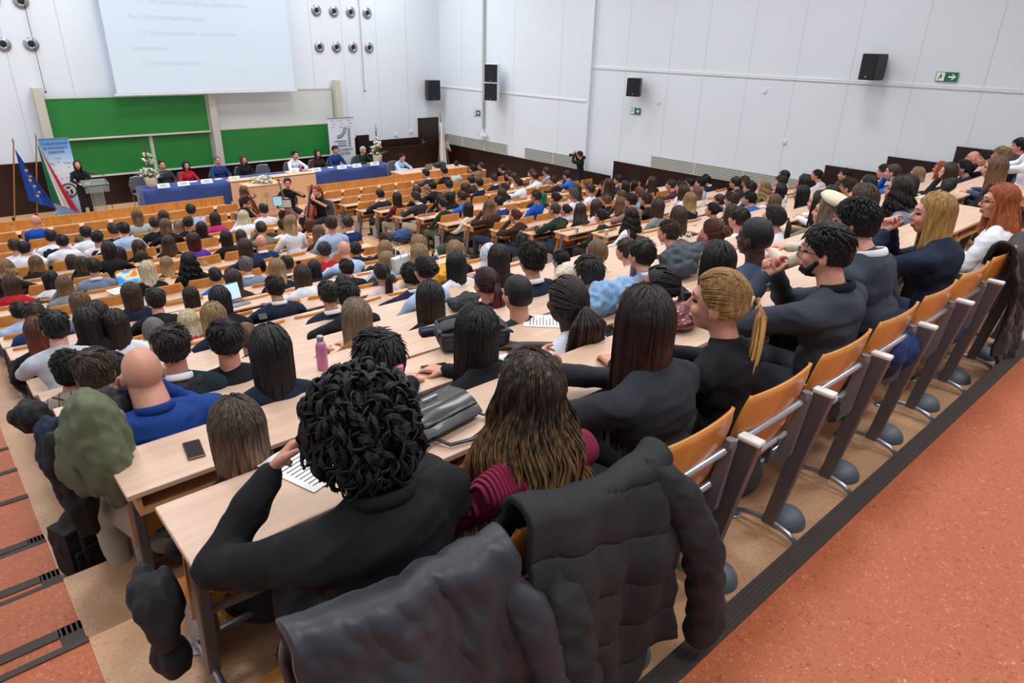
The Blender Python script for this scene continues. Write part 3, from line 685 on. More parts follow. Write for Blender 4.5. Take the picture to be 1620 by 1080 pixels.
        for i in range(int(85*fine)):
            a = rng.uniform(0,2*PI); r = rng.uniform(.1,1)**.5*.085; LL = rng.uniform(.24,.34); pts = [tie+V((0,.02,0))]; rs = [.006]
            for j in range(26):
                t = j/25; pts.append(tie+V((r*math.cos(a)*min(1,t*3)*(1+.3*t), -.055*min(1,t*3)-.015+r*.5*math.sin(a)*min(1,t*3), .012*math.sin(t*3)-LL*max(0,t-.05)))); rs.append(.0072+.0026*(j%2))
            b.tube(pts, rs, 6)
    elif style == 'h':                          # headscarf
        b.ell((0,-.015,.012), (.098,.112,.125), 20, 14); b.tube([(0,-.02,-.04),(0,-.02,-.12),(0,-.02,-.19)], [.085,.092,.13], 16)
    me = b.mesh('hair'); return me
HAIRM = {}
def get_hair(style, var, fine=1):
    key = (style, var, fine)
    if key not in HAIRM: HAIRM[key] = hair_mesh(style, var, fine)
    return HAIRM[key]
HSTY = {'l':'long','w':'wavy','m':'shoulder-length','k':'long curly','s':'short','z':'very short','c':'short curly','p':'ponytailed','u':'pinned-up','K':'curly','B':'braided','b':'bald','h':'covered'}
HCOL = {'auburn':'auburn','dbrown':'dark brown','lbrown':'light brown','platinum':'pale blond','blond2':'golden blond','ash':'ash blond','charcoal':'dark grey-brown','burgundy':'dark red','grey':'grey','skin':''}
PEOPLE_N = 0
def slotmat(o, i, m): o.material_slots[i].link = 'OBJECT'; o.material_slots[i].material = m
for d_ in PO.values():
    setm(d_['body'], [skin('p'), EYE, LIP]); setm(d_['top'], cloth('black')); setm(d_['trousers'], mat('trousers_dark','1b1d24',.85,bump=.2)); setm(d_['shoes'], mat('shoe_black','121214',.5))
PROTO = {}
SUITS = ('navy','navyblue','charcoal','suitgrey','greyblue','teal','brown')
def person(P, style, hcol, topc, loc, rz, s, label, group=None, sk='p', trous=None, shoes=False, var=0, fine=1, collar=None):
    if topc in SUITS and style in 'szbcS' and collar is None: collar = 'white'
    vest = {'navyvest':'navy','olive':'olive','whitevest':'black'}.get(topc) if P.get('vest') else None
    if vest: topc = 'white' if topc != 'olive' else 'green'
    o = thing('person', label, 'person', loc, rz, group); o.scale = (s,s,s)
    for part in ('body','top','trousers') + (('shoes',) if shoes else ()):
        key = (id(P), part)
        if key not in PROTO: q = link(part, P[part], o); PROTO[key] = q
        else: q = PROTO[key].copy(); C.objects.link(q); q.parent = o
        if part == 'body': slotmat(q, 0, skin(sk))
        elif part == 'top': slotmat(q, 0, cloth(topc))
        elif part == 'trousers' and trous: slotmat(q, 0, trous)
    for part, key_ in (('collar',collar),('vest',vest)):
        if key_:
            if not P[part].materials: setm(P[part], cloth(key_))
            q = link(part, P[part], o); slotmat(q, 0, cloth(key_))
    if style and style != 'b':
        hm = get_hair(style, var, fine)
        if not hm.materials: setm(hm, HAIRMAT(hcol))
        key = ('hair', id(hm))
        if key not in PROTO: q = link('headscarf' if style == 'h' else 'hair', hm, o); PROTO[key] = q
        else: q = PROTO[key].copy(); C.objects.link(q); q.parent = o
        q.matrix_local = Matrix.Translation(P['hc']) @ P['R'].to_4x4()
        slotmat(q, 0, HAIRMAT(hcol) if style != 'h' else mat('patterned_scarf','c3cede',.8,var=.5,vscale=35))
    return o
def HAIRMAT(c):
    if c == 'beret': return cloth('beret')
    if c == 'whiteblue': return mat('patterned_scarf','c3cede',.8,var=.5,vscale=35)
    a, b_ = HAIR[c]
    return hairmat(c, a, b_, *((.06,-.2) if c not in ('skin',) else (9,8)))
CROWD = """57 350 b skin royal;24 390 s brown white;39 394 s black white;81 375 s black navyvest;99 383 s black white;57 417 l lbrown black;9 424 k blond black;18 450 l brown red;114 414 l brown cream;130 418 l brown black;136 369 s black white;154 377 s black navyvest;172 395 l dbrown black;190 402 l dbrown grey;180 364 s brown black;196 363 s dbrown lblue;148 423 s dbrown greyblue;80 442 l black white;102 451 l lbrown grey;217 342 l lbrown mint;259 343 l brown white;302 333 s dbrown lblue;245 354 s brown black;262 357 l lbrown black;283 358 l blond lgrey;298 353 s dbrown black;319 361 m dbrown navy;340 346 m dbrown magenta;385 343 w platinum white;358 376 l dbrown black;381 373 m brown plum;388 391 l brown navy;306 380 m burgundy purple;266 383 w brown navy;219 391 l brown black;225 407 s brown black;234 427 l platinum black;264 418 l blond black;299 413 k black black;340 437 u dbrown blue;369 441 l brown brownt;389 420 s grey greyblue;302 468 l dbrown white;417 332 s dbrown white;413 362 u brown khaki;448 358 c brown white;459 353 l blond white;471 363 b skin navy;490 355 m auburn black;504 368 l lbrown charcoal;524 355 s brown lblue;550 353 s brown navyblue;413 383 b skin navyblue;513 397 s charcoal red;544 395 b skin lblue;562 395 s dbrown black;438 425 l blond navy;454 418 s dbrown charcoal;478 435 l brown white;497 425 l black black;548 425 s dbrown black;608 380 u brown charcoal;609 394 l blond black;612 412 l blond lblue;603 433 p dbrown pink;601 308 s dbrown navy;628 313 l dbrown burgundy;673 275 s dbrown navy;702 271 s dbrown black;747 268 u black black;761 263 s brown navy;756 278 l blond navy;794 267 s dbrown black;805 276 s brown charcoal;813 281 s brown cream;781 283 s brown navy;819 290 s dbrown white;745 286 s dbrown brownt;757 290 s dbrown navy;734 298 l brown black;709 293 c brown charcoal;676 300 k blond black;684 295 s dbrown black;659 303 s brown black;657 312 s brown charcoal;797 298 u brown black;793 307 m brown white;773 327 w lbrown brownt;730 312 s brown blue;712 312 l dbrown black;697 316 l dbrown black;700 323 u dbrown olive;740 330 m dbrown cream;788 320 s dbrown navyblue;815 342 u auburn brownt;662 387 l blond black;663 403 l blond cream;719 397 l blond black;721 417 l black white;773 403 h whiteblue blue;788 408 l dbrown black;840 413 c dbrown navy;841 275 s brown navy;845 280 s brown white;864 272 s brown greyblue;875 286 s brown black;897 278 s dbrown blue;857 313 l green black;848 311 s brown royal;878 314 u dbrown greyblue;907 308 c grey white;912 301 l dbrown charcoal;926 293 c blond black;933 300 s brown white;955 294 s dbrown navy;962 292 l brown charcoal;978 285 s dbrown navy;988 295 l dbrown charcoal;1002 293 l dbrown black;1030 288 l brown black;982 310 s lbrown charcoal;1010 307 u lbrown greyblue;1022 317 s brown black;942 327 l brown pink;959 318 s lbrown black;980 322 l lbrown brownt;998 318 s dbrown pinkbrown;917 333 w charcoal black;895 333 u dbrown lblue;877 332 z brown olive;950 343 u black green;998 342 k dbrown whitevest;1039 327 m brown grey;849 400 s brown charcoal;887 413 s black lblue;943 402 z lbrown cream;931 434 s charcoal denim;1014 404 s dbrown greyblue;990 397 s brown cream;1061 293 s brown plum;1090 290 s dbrown navy;1077 296 s brown pink;1108 290 s black lblue;1116 285 s black navy;1080 304 m brown white;1090 317 l blond black;1101 306 l lbrown cream;1163 290 s dbrown green;1177 287 c lbrown navy;1186 298 s dbrown charcoal;1208 297 k blond navy;1137 318 s brown blue;1157 317 s brown green;1126 333 u black navy;1185 315 s black blue;1223 320 l lbrown cream;1072 343 l brown animal;1057 368 s brown black;1075 403 l lbrown white;1127 370 u auburn purple;1168 347 s dbrown white;1155 337 l brown black;1193 377 z black denim;1222 347 p dbrown white;1132 415 l black charcoal;1233 302 l black white;1240 279 s dbrown white;1235 288 s brown white;1267 307 l black black;1270 289 l dbrown black;1292 278 s dbrown lgrey;1336 277 s dbrown navy;1327 298 l brown white;1341 297 s brown burgundy;1313 308 m dbrown white;1296 322 l dbrown khaki;1372 292 l dbrown navy;1398 272 s brown lblue;1412 273 z brown blue;1422 302 k dbrown greyblue;1362 318 l brown cream;1310 337 h beret cream;1450 277 l blond white;1435 293 l dbrown black;1487 267 k ginger white;1500 272 l brown black;1523 267 u black navy;1539 250 b skin black;1560 252 s dbrown black;1573 267 l lbrown black;1598 262 l brown denim;1607 245 s dbrown white;1612 232 s black grey;1583 283 s black navy;1583 246 s blond white;32 494 s black lblue;55 498 s brown navyblue;62 524 l auburn black;88 518 s black lgrey;127 479 l lbrown greyblue;138 509 l black black;155 497 l dbrown black;184 512 l dbrown white;113 588 c black plaid;150 590 s brown navy;177 586 s dbrown black;208 465 m brown navy;247 475 s dbrown black;348 473 l black black;298 508 w platinum red;338 502 l blond navy;245 527 z grey white;273 550 s dbrown teal;358 540 s black black;390 535 u lbrown teal;428 555 l black navy;435 455 s dbrown navy;520 466 s dbrown navy;544 452 m dbrown black;550 470 s black black;563 500 l ash tan;600 574 s black black;650 438 c dbrown navy;672 428 u black lblue;680 472 l dbrown black;768 450 p burgundy black;818 467 z black green"""
FEM = 'lwmkup'
def rowshort(k): return ('back row' if k == 0 else ORD[k+1]+' row from back') if k < 10 else ('front row' if k == 18 else ORD[19-k]+' row from front')
placed = {}
def sol(px, py, k, hy):
    P = atY(px, py, YK[k]-.85+hy); return P.x, P.z-FL[k]
OVR = {(88,518):5,(62,524):6,(113,588):4,(150,590):3,(177,586):4,(138,509):6,(358,540):3,(348,473):6,(245,527):5}
def choose(px, py):
    best = None
    for k in range(19):
        if (px,py) in OVR and OVR[(px,py)] != k: continue
        x, h = sol(px, py, k, .17); c = abs(h-1.19)*1.2
        if h < .98 or h > 1.42: continue
        xl, nl = lblock(k); xr_, nr = rblock(k); xe = xl+nl*.6
        if x < xl+.1: c += (xl+.1-x)*2
        elif xe-.15 < x < xr_+.15: c += min(x-xe+.15, xr_+.15-x)*.8
        if x > 16.5: c += (x-16.5)*3
        for q in placed.get(k, []):
            if abs(q-x) < .5: c += (.5-abs(q-x))*1.6
        if best is None or c < best[0]: best = (c, k, x, h)
    return best
people = []
for ln in CROWD.split(';'):
    a = ln.split(); px, py = float(a[0]), float(a[1]); b_ = choose(px, py)
    people.append([b_[0], px, py, a[2], a[3], a[4], b_[1]])
HEROES = [ # px, py, row, hair style, hair colour, top, skin
 (225,590,2,'b','skin','shirtblue','p'),(375,680,1,'l','brown','black','p'),(753,525,1,'l','black','black','p'),(895,480,1,'B','black','white','d'),(1042,455,1,'B','black','black','t'),
 (570,680,0,'K','black','black','p'),(835,620,0,'w','brown','magentaknit','p'),(1015,510,0,'l','dbrown','charcoal','p'),(1135,480,0,'p','blond','black','p'),(1305,400,0,'s','black','suitgrey','p'),
 (1350,355,0,'s','black','suitgrey','p'),(1475,340,0,'m','blond2','navy','p'),(1580,320,0,'p','ginger','white','p')]
for h in HEROES: placed.setdefault(h[2], []).append(sol(h[0],h[1],h[2],.17)[0])
people.sort(key=lambda p: -p[2])
final = []
for p in people:
    c, k, x, h = choose(p[1], p[2]); placed.setdefault(k, []).append(x); final.append((k, x, p))
for k, xs in placed.items():
    for x in xs: OCC.setdefault(('l' if x < 8.5 else 'r', k), []).append(x)
final.sort(key=lambda t: (t[0], t[1])); cnt = {}
rr = random.Random(3)
NUM = ['','one','two','three','four','five','six','seven','eight','nine','ten','eleven','twelve','thirteen','fourteen','fifteen','sixteen','seventeen','eighteen','nineteen']
allk = {}
labels_used = set()
for k, x, p in final: allk.setdefault((k, 'l' if x < 8.5 else 'r'), []).append(x)
for h in HEROES: allk.setdefault((h[2],'l'), []).append(sol(h[0],h[1],h[2],.17)[0])
for v in allk.values(): v.sort()
DARKSK = {(1193,377):'d',(562,395):'t',(895,480):'d',(608,380):'t'}
for k, x, p in final:
    _, px, py, st, hc, tc, _k = p; side = 'l' if x < 8.5 else 'r'
    idx = min(range(len(allk[(k,side)])), key=lambda i: abs(allk[(k,side)][i]-x))+1
    near = k <= 8; r = rr.random()
    if st in FEM or st == 'h': key = 'F' if r < .5 else ('G' if r < .8 else 'D')
    else: key = 'A' if r < .45 else ('B' if r < .8 else 'C')
    if (px,py) in ((650,438),(978,285),(794,267),(959,318)): key = 'C'
    if k in (3,) and st == 's' and px < 200: key = 'A'
    P = PO[key]; hx, hy, hz = P['hc']
    ang = math.atan2(6.5-x, 24.5-YK[k])*.55 + rr.uniform(-.12,.12); rz = -ang
    # forward/back position: hips on the seat, head on its own line of sight
    ey = YK[k]-.85+hy; W = atY(px, py, ey); s = (W.z-FL[k])/hz; s = max(.98, min(1.14, s))
    c_, s_ = math.cos(rz), math.sin(rz); ox, oy = (hx*c_-hy*s_)*s, (hx*s_+hy*c_)*s
    root = (W.x-ox, W.y-oy, max(FL[k]-.02, W.z-s*hz))
    hn = 'bald' if st == 'b' else (HSTY[st]+' '+HCOL.get(hc, hc)+' hair' if st != 'h' else ('cream beret' if hc == 'beret' else 'patterned headscarf'))
    lab = 'person, %s, %s, %s block %s, %s from left' % (hn, CNAME[tc], 'left' if side == 'l' else 'right', rowshort(k), ORD[idx])
    if len(lab.split()) > 16: lab = lab.replace('person, ', '')
    sk = DARKSK.get((int(px),int(py)), 'm' if rr.random() < .12 else 'p')
    fine = 2.4 if k <= 4 else (1.4 if k <= 8 else 1)
    tv = rr.choice(['1b1d24','23262f','2a2c33','1d2a44','8c8272','17181c']) if k > 3 else '1b1d24'
    if (px,py) == (657,312): tv = 'b0a695'
    if (px,py) == (700,323): tv = '4c5238'
    if (px,py) == (788,320): tv = '1f2f55'
    style = st if st != 'h' or hc != 'beret' else 'l'
    hcol = 'ash' if hc == 'beret' else hc
    o = person(P, style, hcol, tc, root, rz, s, lab, 'audience of the %s block' % ('left' if side == 'l' else 'right'), sk, mat('trousers_'+tv, tv, .85, bump=.2), shoes=(side == 'r' and idx == 1) or (side == 'l' and x < 1), var=rr.randrange(3), fine=fine)
    if hc == 'beret':
        b = MB(); b.lathe([(.02,0),(.09,.0),(.115,.02),(.10,.045),(.05,.06),(.001,.064)], (0,0,0), 24); q = obj('beret', b, cloth('beret'), o, smooth=True); q.matrix_local = Matrix.Translation(P['hc']+V((0,-.03,.085))) @ Matrix.Rotation(.35,4,'X')
build_seats()
# ------------------------------------------------------------------ the stage
GREEN = mat('chalkboard_green', '1f7a34', .45, var=.07, vscale=1.5); FRM = mat('board_frame', 'c9c8bd', .45, .2); WB = mat('whiteboard', 'c9cdca', .3)
def board(label, x0, x1, z0, z1, m, y, mull=None):
    o = thing('chalkboard', label, 'chalkboard', ((x0+x1)/2,y,z0)); w_ = (x1-x0)/2; h = z1-z0
    b = MB(); b.box((-w_,-.02,0),(w_,.0,h)); obj('writing_surface', b, m, o)
    b = MB(); b.box((-w_-.03,-.035,-.05),(w_+.03,.01,0)); b.box((-w_-.03,-.035,h),(w_+.03,.01,h+.03)); b.box((-w_-.03,-.03,0),(-w_,.01,h)); b.box((w_,-.03,0),(w_+.03,.01,h)); b.box((-w_,-.07,-.05),(w_,-.02,-.035)); obj('frame', b, FRM, o)
    if mull is not None: b = MB(); b.box((mull-.05,-.028,0),(mull+.05,-.019,h)); obj('centre_strip', b, FRM, o)
board('upper green chalkboard on the left, under the projection screen', 3.52, 7.95, 2.07, 3.18, GREEN, 24.04)
board('lower green chalkboard on the left, behind the speaker', 3.6, 7.95, .95, 2.0, GREEN, 24.12, .35)
board('green chalkboard on the right, behind the panel table', 8.3, 12.5, .95, 2.05, GREEN, 24.06)
board('white board above the right green chalkboard', 8.3, 12.5, 2.1, 3.25, WB, 24.12)
for x, h, la in ((3.38,3.5,'far left'),(8.12,3.3,'between the two boards'),(12.68,3.57,'right of the boards')):
    b = MB(); b.box((-.11,-.12,0),(.11,.14,h-.9)); b.box((-.125,.02,0),(-.11,.12,h-.9)); tag(obj('board_rail_post', b, FRM, loc=(x,24.0,.9), bevel=.006), 'grey sliding rail post, '+la, 'post')
# projection screen
SC = bpy.data.materials.new('projected_image'); SC.use_nodes = True; bb = SC.node_tree.nodes['Principled BSDF']; bb.inputs['Base Color'].default_value = (.30,.33,.37,1); bb.inputs['Emission Color'].default_value = (.70,.83,.97,1); bb.inputs['Emission Strength'].default_value = .50
o = thing('projection_screen', 'large white projection screen with faint lines of text', 'projection screen', (8.1,23.62,3.25))
b = MB(); b.box((-2.78,-.004,.06),(2.78,.004,5.4)); obj('screen', b, SC, o)
b = MB(); b.box((-2.86,-.03,0),(2.86,.03,.05)); obj('bottom_bar', b, RAIL, o)
SCT = bpy.data.materials.new('projected_text'); SCT.use_nodes = True; bb = SCT.node_tree.nodes['Principled BSDF']; bb.inputs['Base Color'].default_value = (.27,.30,.34,1); bb.inputs['Emission Color'].default_value = (.62,.75,.90,1); bb.inputs['Emission Strength'].default_value = .47
for i, (tx, dx) in enumerate((('Dr. Háromi Csilla elnök',-1.9),('kapcsolattartó',-2.15),('Dr. Szentandrási Gábor  a szekció elnöke',-1.85),('Pécsi Tudományegyetem kutató',-2.1),('Dr. Tóth Balázs bizottsági tag, egyetemi docens',-1.8),('Győr Városi intézményvezető',-2.05),('Dr. Varga Tamás  a bíráló bizottság tagja',-1.95),('Dr. Nagy Petra tanársegéd',-2.0))):
    text('text_line', tx, .17, SCT, o, align='LEFT', loc=(dx,-.008,.85+.42*i))
# round wall diffusers
for x, z in [(x, z) for z in (5.83,4.66) for x in (12.23,12.9,13.57,14.25)]+[(2.9,4.6),(3.55,4.61),(3.55,5.68),(2.9,5.68)]:
    r_ = 'row' ; o = thing('wall_jet_diffuser', 'round silver wall air diffuser, %s' % ('%s row %s, right of the screen' % ('upper' if z > 5 else 'lower', ORD[[12.23,12.9,13.57,14.25].index(x)+1]) if x > 10 else 'left of the screen, %s %s' % ('upper' if z > 5 else 'lower', 'left' if x < 3 else 'right')), 'air diffuser', (x,24.2,z), 0, 'round wall diffusers')
    b = MB(); b.lathe([(.19,0),(.19,.02),(.165,.035),(.13,.03),(.12,.055),(.085,.05),(.08,.03)], (0,0,0), 28); obj('ring', b, PIPE, o, smooth=True, rot=(PI/2,0,0))
    b = MB(); b.lathe([(.078,.02),(.078,.045),(.001,.05)], (0,0,0), 20); obj('nozzle', b, BLACKP, o, rot=(PI/2,0,0))
# loudspeakers
def spk(label, loc, rz, w_, h, d, two=False):
    o = thing('loudspeaker', label, 'loudspeaker', loc, rz)
    for i in range(2 if two else 1):
        z0 = i*(h+.01)
        b = MB(); b.prism([(-w_/2,-d,z0),(w_/2,-d,z0),(w_/2*.7,0,z0),(-w_/2*.7,0,z0)], (0,0,h)); obj('cabinet', b, BLACKP if not two else RAIL, o, bevel=.01)
        b = MB(); b.box((-w_/2+.02,-d-.01,z0+.02),(w_/2-.02,-d,z0+h-.02)); obj('grille', b, mat('speaker_cloth','1b1d22',.9,bump=.5,bscale=300), o)
        b = MB(); b.lathe([(.02,0),(.02,.004),(.001,.005)], (0,0,0), 12); obj('badge', b, PIPE, o, loc=(0,-d-.011,z0+.07), rot=(PI/2,0,0))
    b = MB(); b.box((-.03,0,.1),(.03,.12,.16)); b.box((-.03,0,h-.16),(.03,.12,h-.1)); b.box((-.06,.10,.05),(.06,.12,h-.05)); obj('bracket', b, BLACKP, o)
spk('black loudspeaker on the front wall in the corner', (16.87,24.08,2.74), 0, .6, .76, .35)
spk('pair of stacked loudspeakers with pale sides on right wall', (17.26,20.4,2.97), -PI/2+.45, .55, .63, .4, True)
spk('black loudspeaker on the right wall above the exit sign', (17.44,13.9,3.55), -PI/2+.35, .42, .52, .36)
spk('black loudspeaker on the right wall highest near the back', (17.44,6.9,4.36), -PI/2-.3, .42, .56, .4)
# exit signs
GS = mat('sign_green', '0a6b4a', .5); SW = mat('sign_white', 'e8f4ec', .5)
def exitsign(label, x, y, z, w_, h):
    o = thing('exit_sign', label, 'exit sign', (x,y,z), -PI/2)
    b = MB(); b.box((-w_/2,-.015,0),(w_/2,0,h)); obj('plate', b, GS, o)
    b = MB(); b.box((-w_/2+.03*w_,-.018,.06*h),(-w_*.1,-.014,h*.94)); obj('door_field', b, SW, o)
    b = MB(); c = V((-w_*.28,-.02,h*.5)); u = h*.32
    for p0, p1 in (((0,.55),(0,.0)),((0,0),(.45,-.5)),((0,0),(-.35,-.35)),((-.35,-.35),(-.7,-.8)),((0,.45),(.5,.25)),((0,.45),(-.45,.2))): b.cap_(c+V((p0[0]*u,0,p0[1]*u)), c+V((p1[0]*u,0,p1[1]*u)), h*.045, h*.04, 6)
    b.ell(c+V((.1*u,0,.85*u)), (h*.07,.004,h*.07), 10, 6); obj('running_figure', b, GS, o)
    b = MB(); b.box((w_*.08,-.018,h*.42),(w_*.30,-.015,h*.58)); b.prism([(w_*.26,-.018,h*.2),(w_*.42,-.018,h*.5),(w_*.26,-.018,h*.8),(w_*.20,-.018,h*.8),(w_*.33,-.018,h*.5),(w_*.20,-.018,h*.2)], (0,.003,0)); obj('arrow', b, SW, o)
exitsign('green exit sign nearest the back of the hall', 17.6, 5.52, 4.40, .44, .19)
exitsign('green exit sign below the middle loudspeaker', 17.6, 14.0, 3.0, .40, .19)
exitsign('green exit sign nearest the stage corner', 17.48, 21.75, 2.30, .40, .20)
# cctv camera on its conduit, wires and small wall boxes
o = thing('wall_camera', 'white camera at the foot of a grey conduit on right wall', 'camera', (17.44,21.3,1.55))
b = MB(); b.box((-.05,-.04,.3),(.02,.04,7.55)); obj('conduit', b, mat('conduit_grey','b4babd',.5), o)
b = MB(); b.box((-.12,-.28,.03),(-.02,.1,.13)); b.box((-.16,-.1,-.02),(-.06,-.02,.06)); b.tube([(-.02,0,.3),(-.05,0,.15)], .02); obj('housing', b, RAIL, o)
b = MB(); b.box((-.1,.10,.04),(-.04,.15,.11)); obj('lens', b, BLACKP, o)
for i, (x, z0, z1) in enumerate(((3.6,3.35,8.9),(13.9,3.13,9.0))):
    b = MB(); b.tube([(x,24.16,z1),(x+.01,24.15,(z0+z1)/2),(x,24.12,z0)], .008, 6); b.tube([(x-.03,24.1,z0),(x+.03,24.1,z0+.03)], .02, 6); tag(obj('hanging_cable', b, BLACKP), 'thin dark cable hanging on the front wall, %s of the screen' % ('left','right')[i], 'cable')
for px, py, la in ((626,213,'left of the door'),(650,208,'beside the door'),(1043,161,'right of the middle loudspeaker'),(1242,224,'above the seated audience'),(1210,144,'under the white rail')):
    P = atY(px, py, 24.2) if px < 700 else atX(px, py, 17.62); b = MB()
    if px < 700: b.box((-.07,-.04,-.06),(.07,0,.06))
    else: b.box((-.04,-.05,-.05),(0,.05,.05))
    tag(obj('wall_box', b, RAIL, loc=P, bevel=.008), 'small white box on the wall, '+la, 'wall box')
# panel table with blue cloth
TX0, TX1, TY0, TY1 = 5.1, 13.6, 21.95, 22.7
NB = mat('blue_tablecloth', '1c3a80', .75, bump=.2, bscale=30, sheen=.3)
o = thing('panel_table', 'long panel table standing under the blue cloth', 'table', (TX0,TY0,0))
b = MB(); b.box((.05,.05,.70),(8.45,.70,.735)); obj('tabletop', b, BEECH, o)
for x in (.1,2.8,5.6,8.35):
    for y in (.1,.62): b = MB(); b.box((x-.02,y-.02,0),(x+.02,y+.02,.70)); obj('leg', b, STEEL, o)
b = MB(); rc = []
per = [(TX0,TY0),(TX1,TY0),(TX1,TY1),(TX0,TY1)]; pts = []
for i in range(4):
    (x0,y0),(x1,y1) = per[i], per[(i+1)%4]; n = 90 if i%2 == 0 else 10
    for j in range(n): t = j/n; pts.append((x0+(x1-x0)*t, y0+(y1-y0)*t, i))
cx, cy = (TX0+TX1)/2, (TY0+TY1)/2; vs = []; n = len(pts)
for v, z in enumerate((.75,.745,.6,.4,.2,.015)):
    for j, (x, y, i) in enumerate(pts):
        d = .018*v*math.sin(j*.62+math.sin(j*.13)*2)*.4+(.006*v)
        nx, ny = ((0,-1),(1,0),(0,1),(-1,0))[i]; vs.append((x+nx*d, y+ny*d, z))
fs = [(v*n+j, v*n+(j+1)%n, (v+1)*n+(j+1)%n, (v+1)*n+j) for v in range(5) for j in range(n)]; fs = [tuple(reversed(f)) for f in fs]; fs.append(tuple(range(n)))
b.add(vs, fs); tag(obj('tablecloth', b, NB, smooth=True), 'long navy blue tablecloth over the panel table, reaching the floor', 'tablecloth')
WP = mat('paper', 'e6e8ea', .7); INK = mat('ink', '30343a', .7)
for i, (px, py) in enumerate(((253,293),(287,291),(323,287),(365,282),(459,272),(495,269),(533,264),(558,262),(586,259))):
    P = atZ(px, py, .76); o = thing('name_card', 'white folded name card on the blue table, %s from the left' % ORD[i+1], 'name card', (P.x,22.08,.752), 0, 'name cards on the panel table')
    b = MB(); b.prism([(-.17,-.06,0),(-.17,.06,0),(-.17,.0,.12)], (.34,0,0)); obj('card', b, WP, o)
    b = MB()
    for j in range(2): zz = .04+.035*j; b.prism([(-.11+.03*j,-.0625+zz*.5,zz),(-.11+.03*j,-.0585+zz*.5,zz+.012),(-.11+.03*j,-.058+zz*.5,zz)], (.22-.06*j,0,0))
    obj('printed_name', b, INK, o)
for i, (px, py) in enumerate(((305,287),(345,283),(445,268),(482,266),(517,263),(547,260),(573,257))):
    P = atZ(px, py, .755); b = MB(); b.box((-.12,-.09,0),(.12,.09,.006)); tag(obj('paper_sheets', b, WP, loc=(P.x,min(P.y,22.5),.752), rot=(0,0,.3*i)), 'white papers on the blue table, %s sheet from the left' % ORD[i+1], 'papers', 'papers on the panel table')
P = atZ(467,268,.76); b = MB(); b.lathe([(.035,0),(.035,.19),(.028,.21),(.02,.24),(.001,.245)], n=16); tag(obj('flask', b, mat('pink_flask','c87a96',.4), loc=(P.x,22.3,.752), smooth=True), 'pink drinking flask on the blue panel table', 'bottle')
# panel chairs and people
GREYU = mat('chair_grey', '5a5f66', .8)
def stage_chair(x, y, rz, label):
    o = thing('stacking_chair', label, 'chair', (x,y,0), rz, None)
    b = MB(); b.box((-.21,-.2,.43),(.21,.24,.47)); obj('seat', b, GREYU, o, bevel=.015)
    b = MB(); b.prism([(x_*.01,-.24,z) for x_, z in ((-20,.55),(-24,.70),(-20,.86),(-12,.93),(12,.93),(20,.86),(24,.70),(20,.55))], (0,.035,0)); obj('backrest', b, GREYU, o)
    for sx in (-.2,.2):
        for sy in (-.22,.22): b = MB(); b.tube([(sx,sy,.44),(sx*1.08,sy*1.1,.0)], .011, 6); obj('leg', b, PIPE, o)
    b = MB(); b.tube([(-.21,-.25,.45),(-.25,-.25,.72),(-.18,-.25,.93),(0,-.25,.955),(.18,-.25,.93),(.25,-.25,.72),(.21,-.25,.45)], .012, 6); obj('back_frame', b, PIPE, o)
PAN_ = [(256,261,'z','dbrown','charcoal','A','person with receding dark hair and charcoal jacket at the panel table, far left'),(294,262,'m','dbrown','red','F','person with dark hair and red top at the panel table'),
 (344,254,'z','grey','navyblue','A','grey-haired person with glasses and navy suit at the panel table'),(385,253,'m','auburn','black','F','person with auburn hair and black top behind the white flowers'),
 (465,242,'u','dbrown','white','G','person with a topknot and white blouse at the panel table'),(502,243,'l','dbrown','brownt','F','person with long dark hair and brown jacket looking down at panel table'),
 (530,237,'s','dbrown','navyblue','A','person with short dark hair and bright blue suit before the banner'),(573,238,'s','white','green','B','white-haired person in dark green jumper at the panel table')]
for i, (px, py, st, hc, tc, key, lab) in enumerate(PAN_):
    P = PO[key]; hx, hy, hz = P['hc']; W = atY(px, py, 23.0-hy); s = max(.9, min(1.2, W.z/hz)); rz = PI+.1
    person(P, st, hc, tc, (W.x+hx*s,23.0,0), rz, s, lab, 'panel speakers', var=i%3)
    if tc in ('navyblue','charcoal','red'): pass
    stage_chair(W.x+hx*s, 23.02, PI, 'grey upholstered chair behind the panel table, %s occupied from the left' % ORD[i+1])
P = atY(421,270,22.95); stage_chair(P.x, 22.98, PI, 'empty grey chair behind the panel table')
P = atY(222,290,22.95); stage_chair(P.x, 22.98, PI, 'empty grey chair at the left end of the panel table')
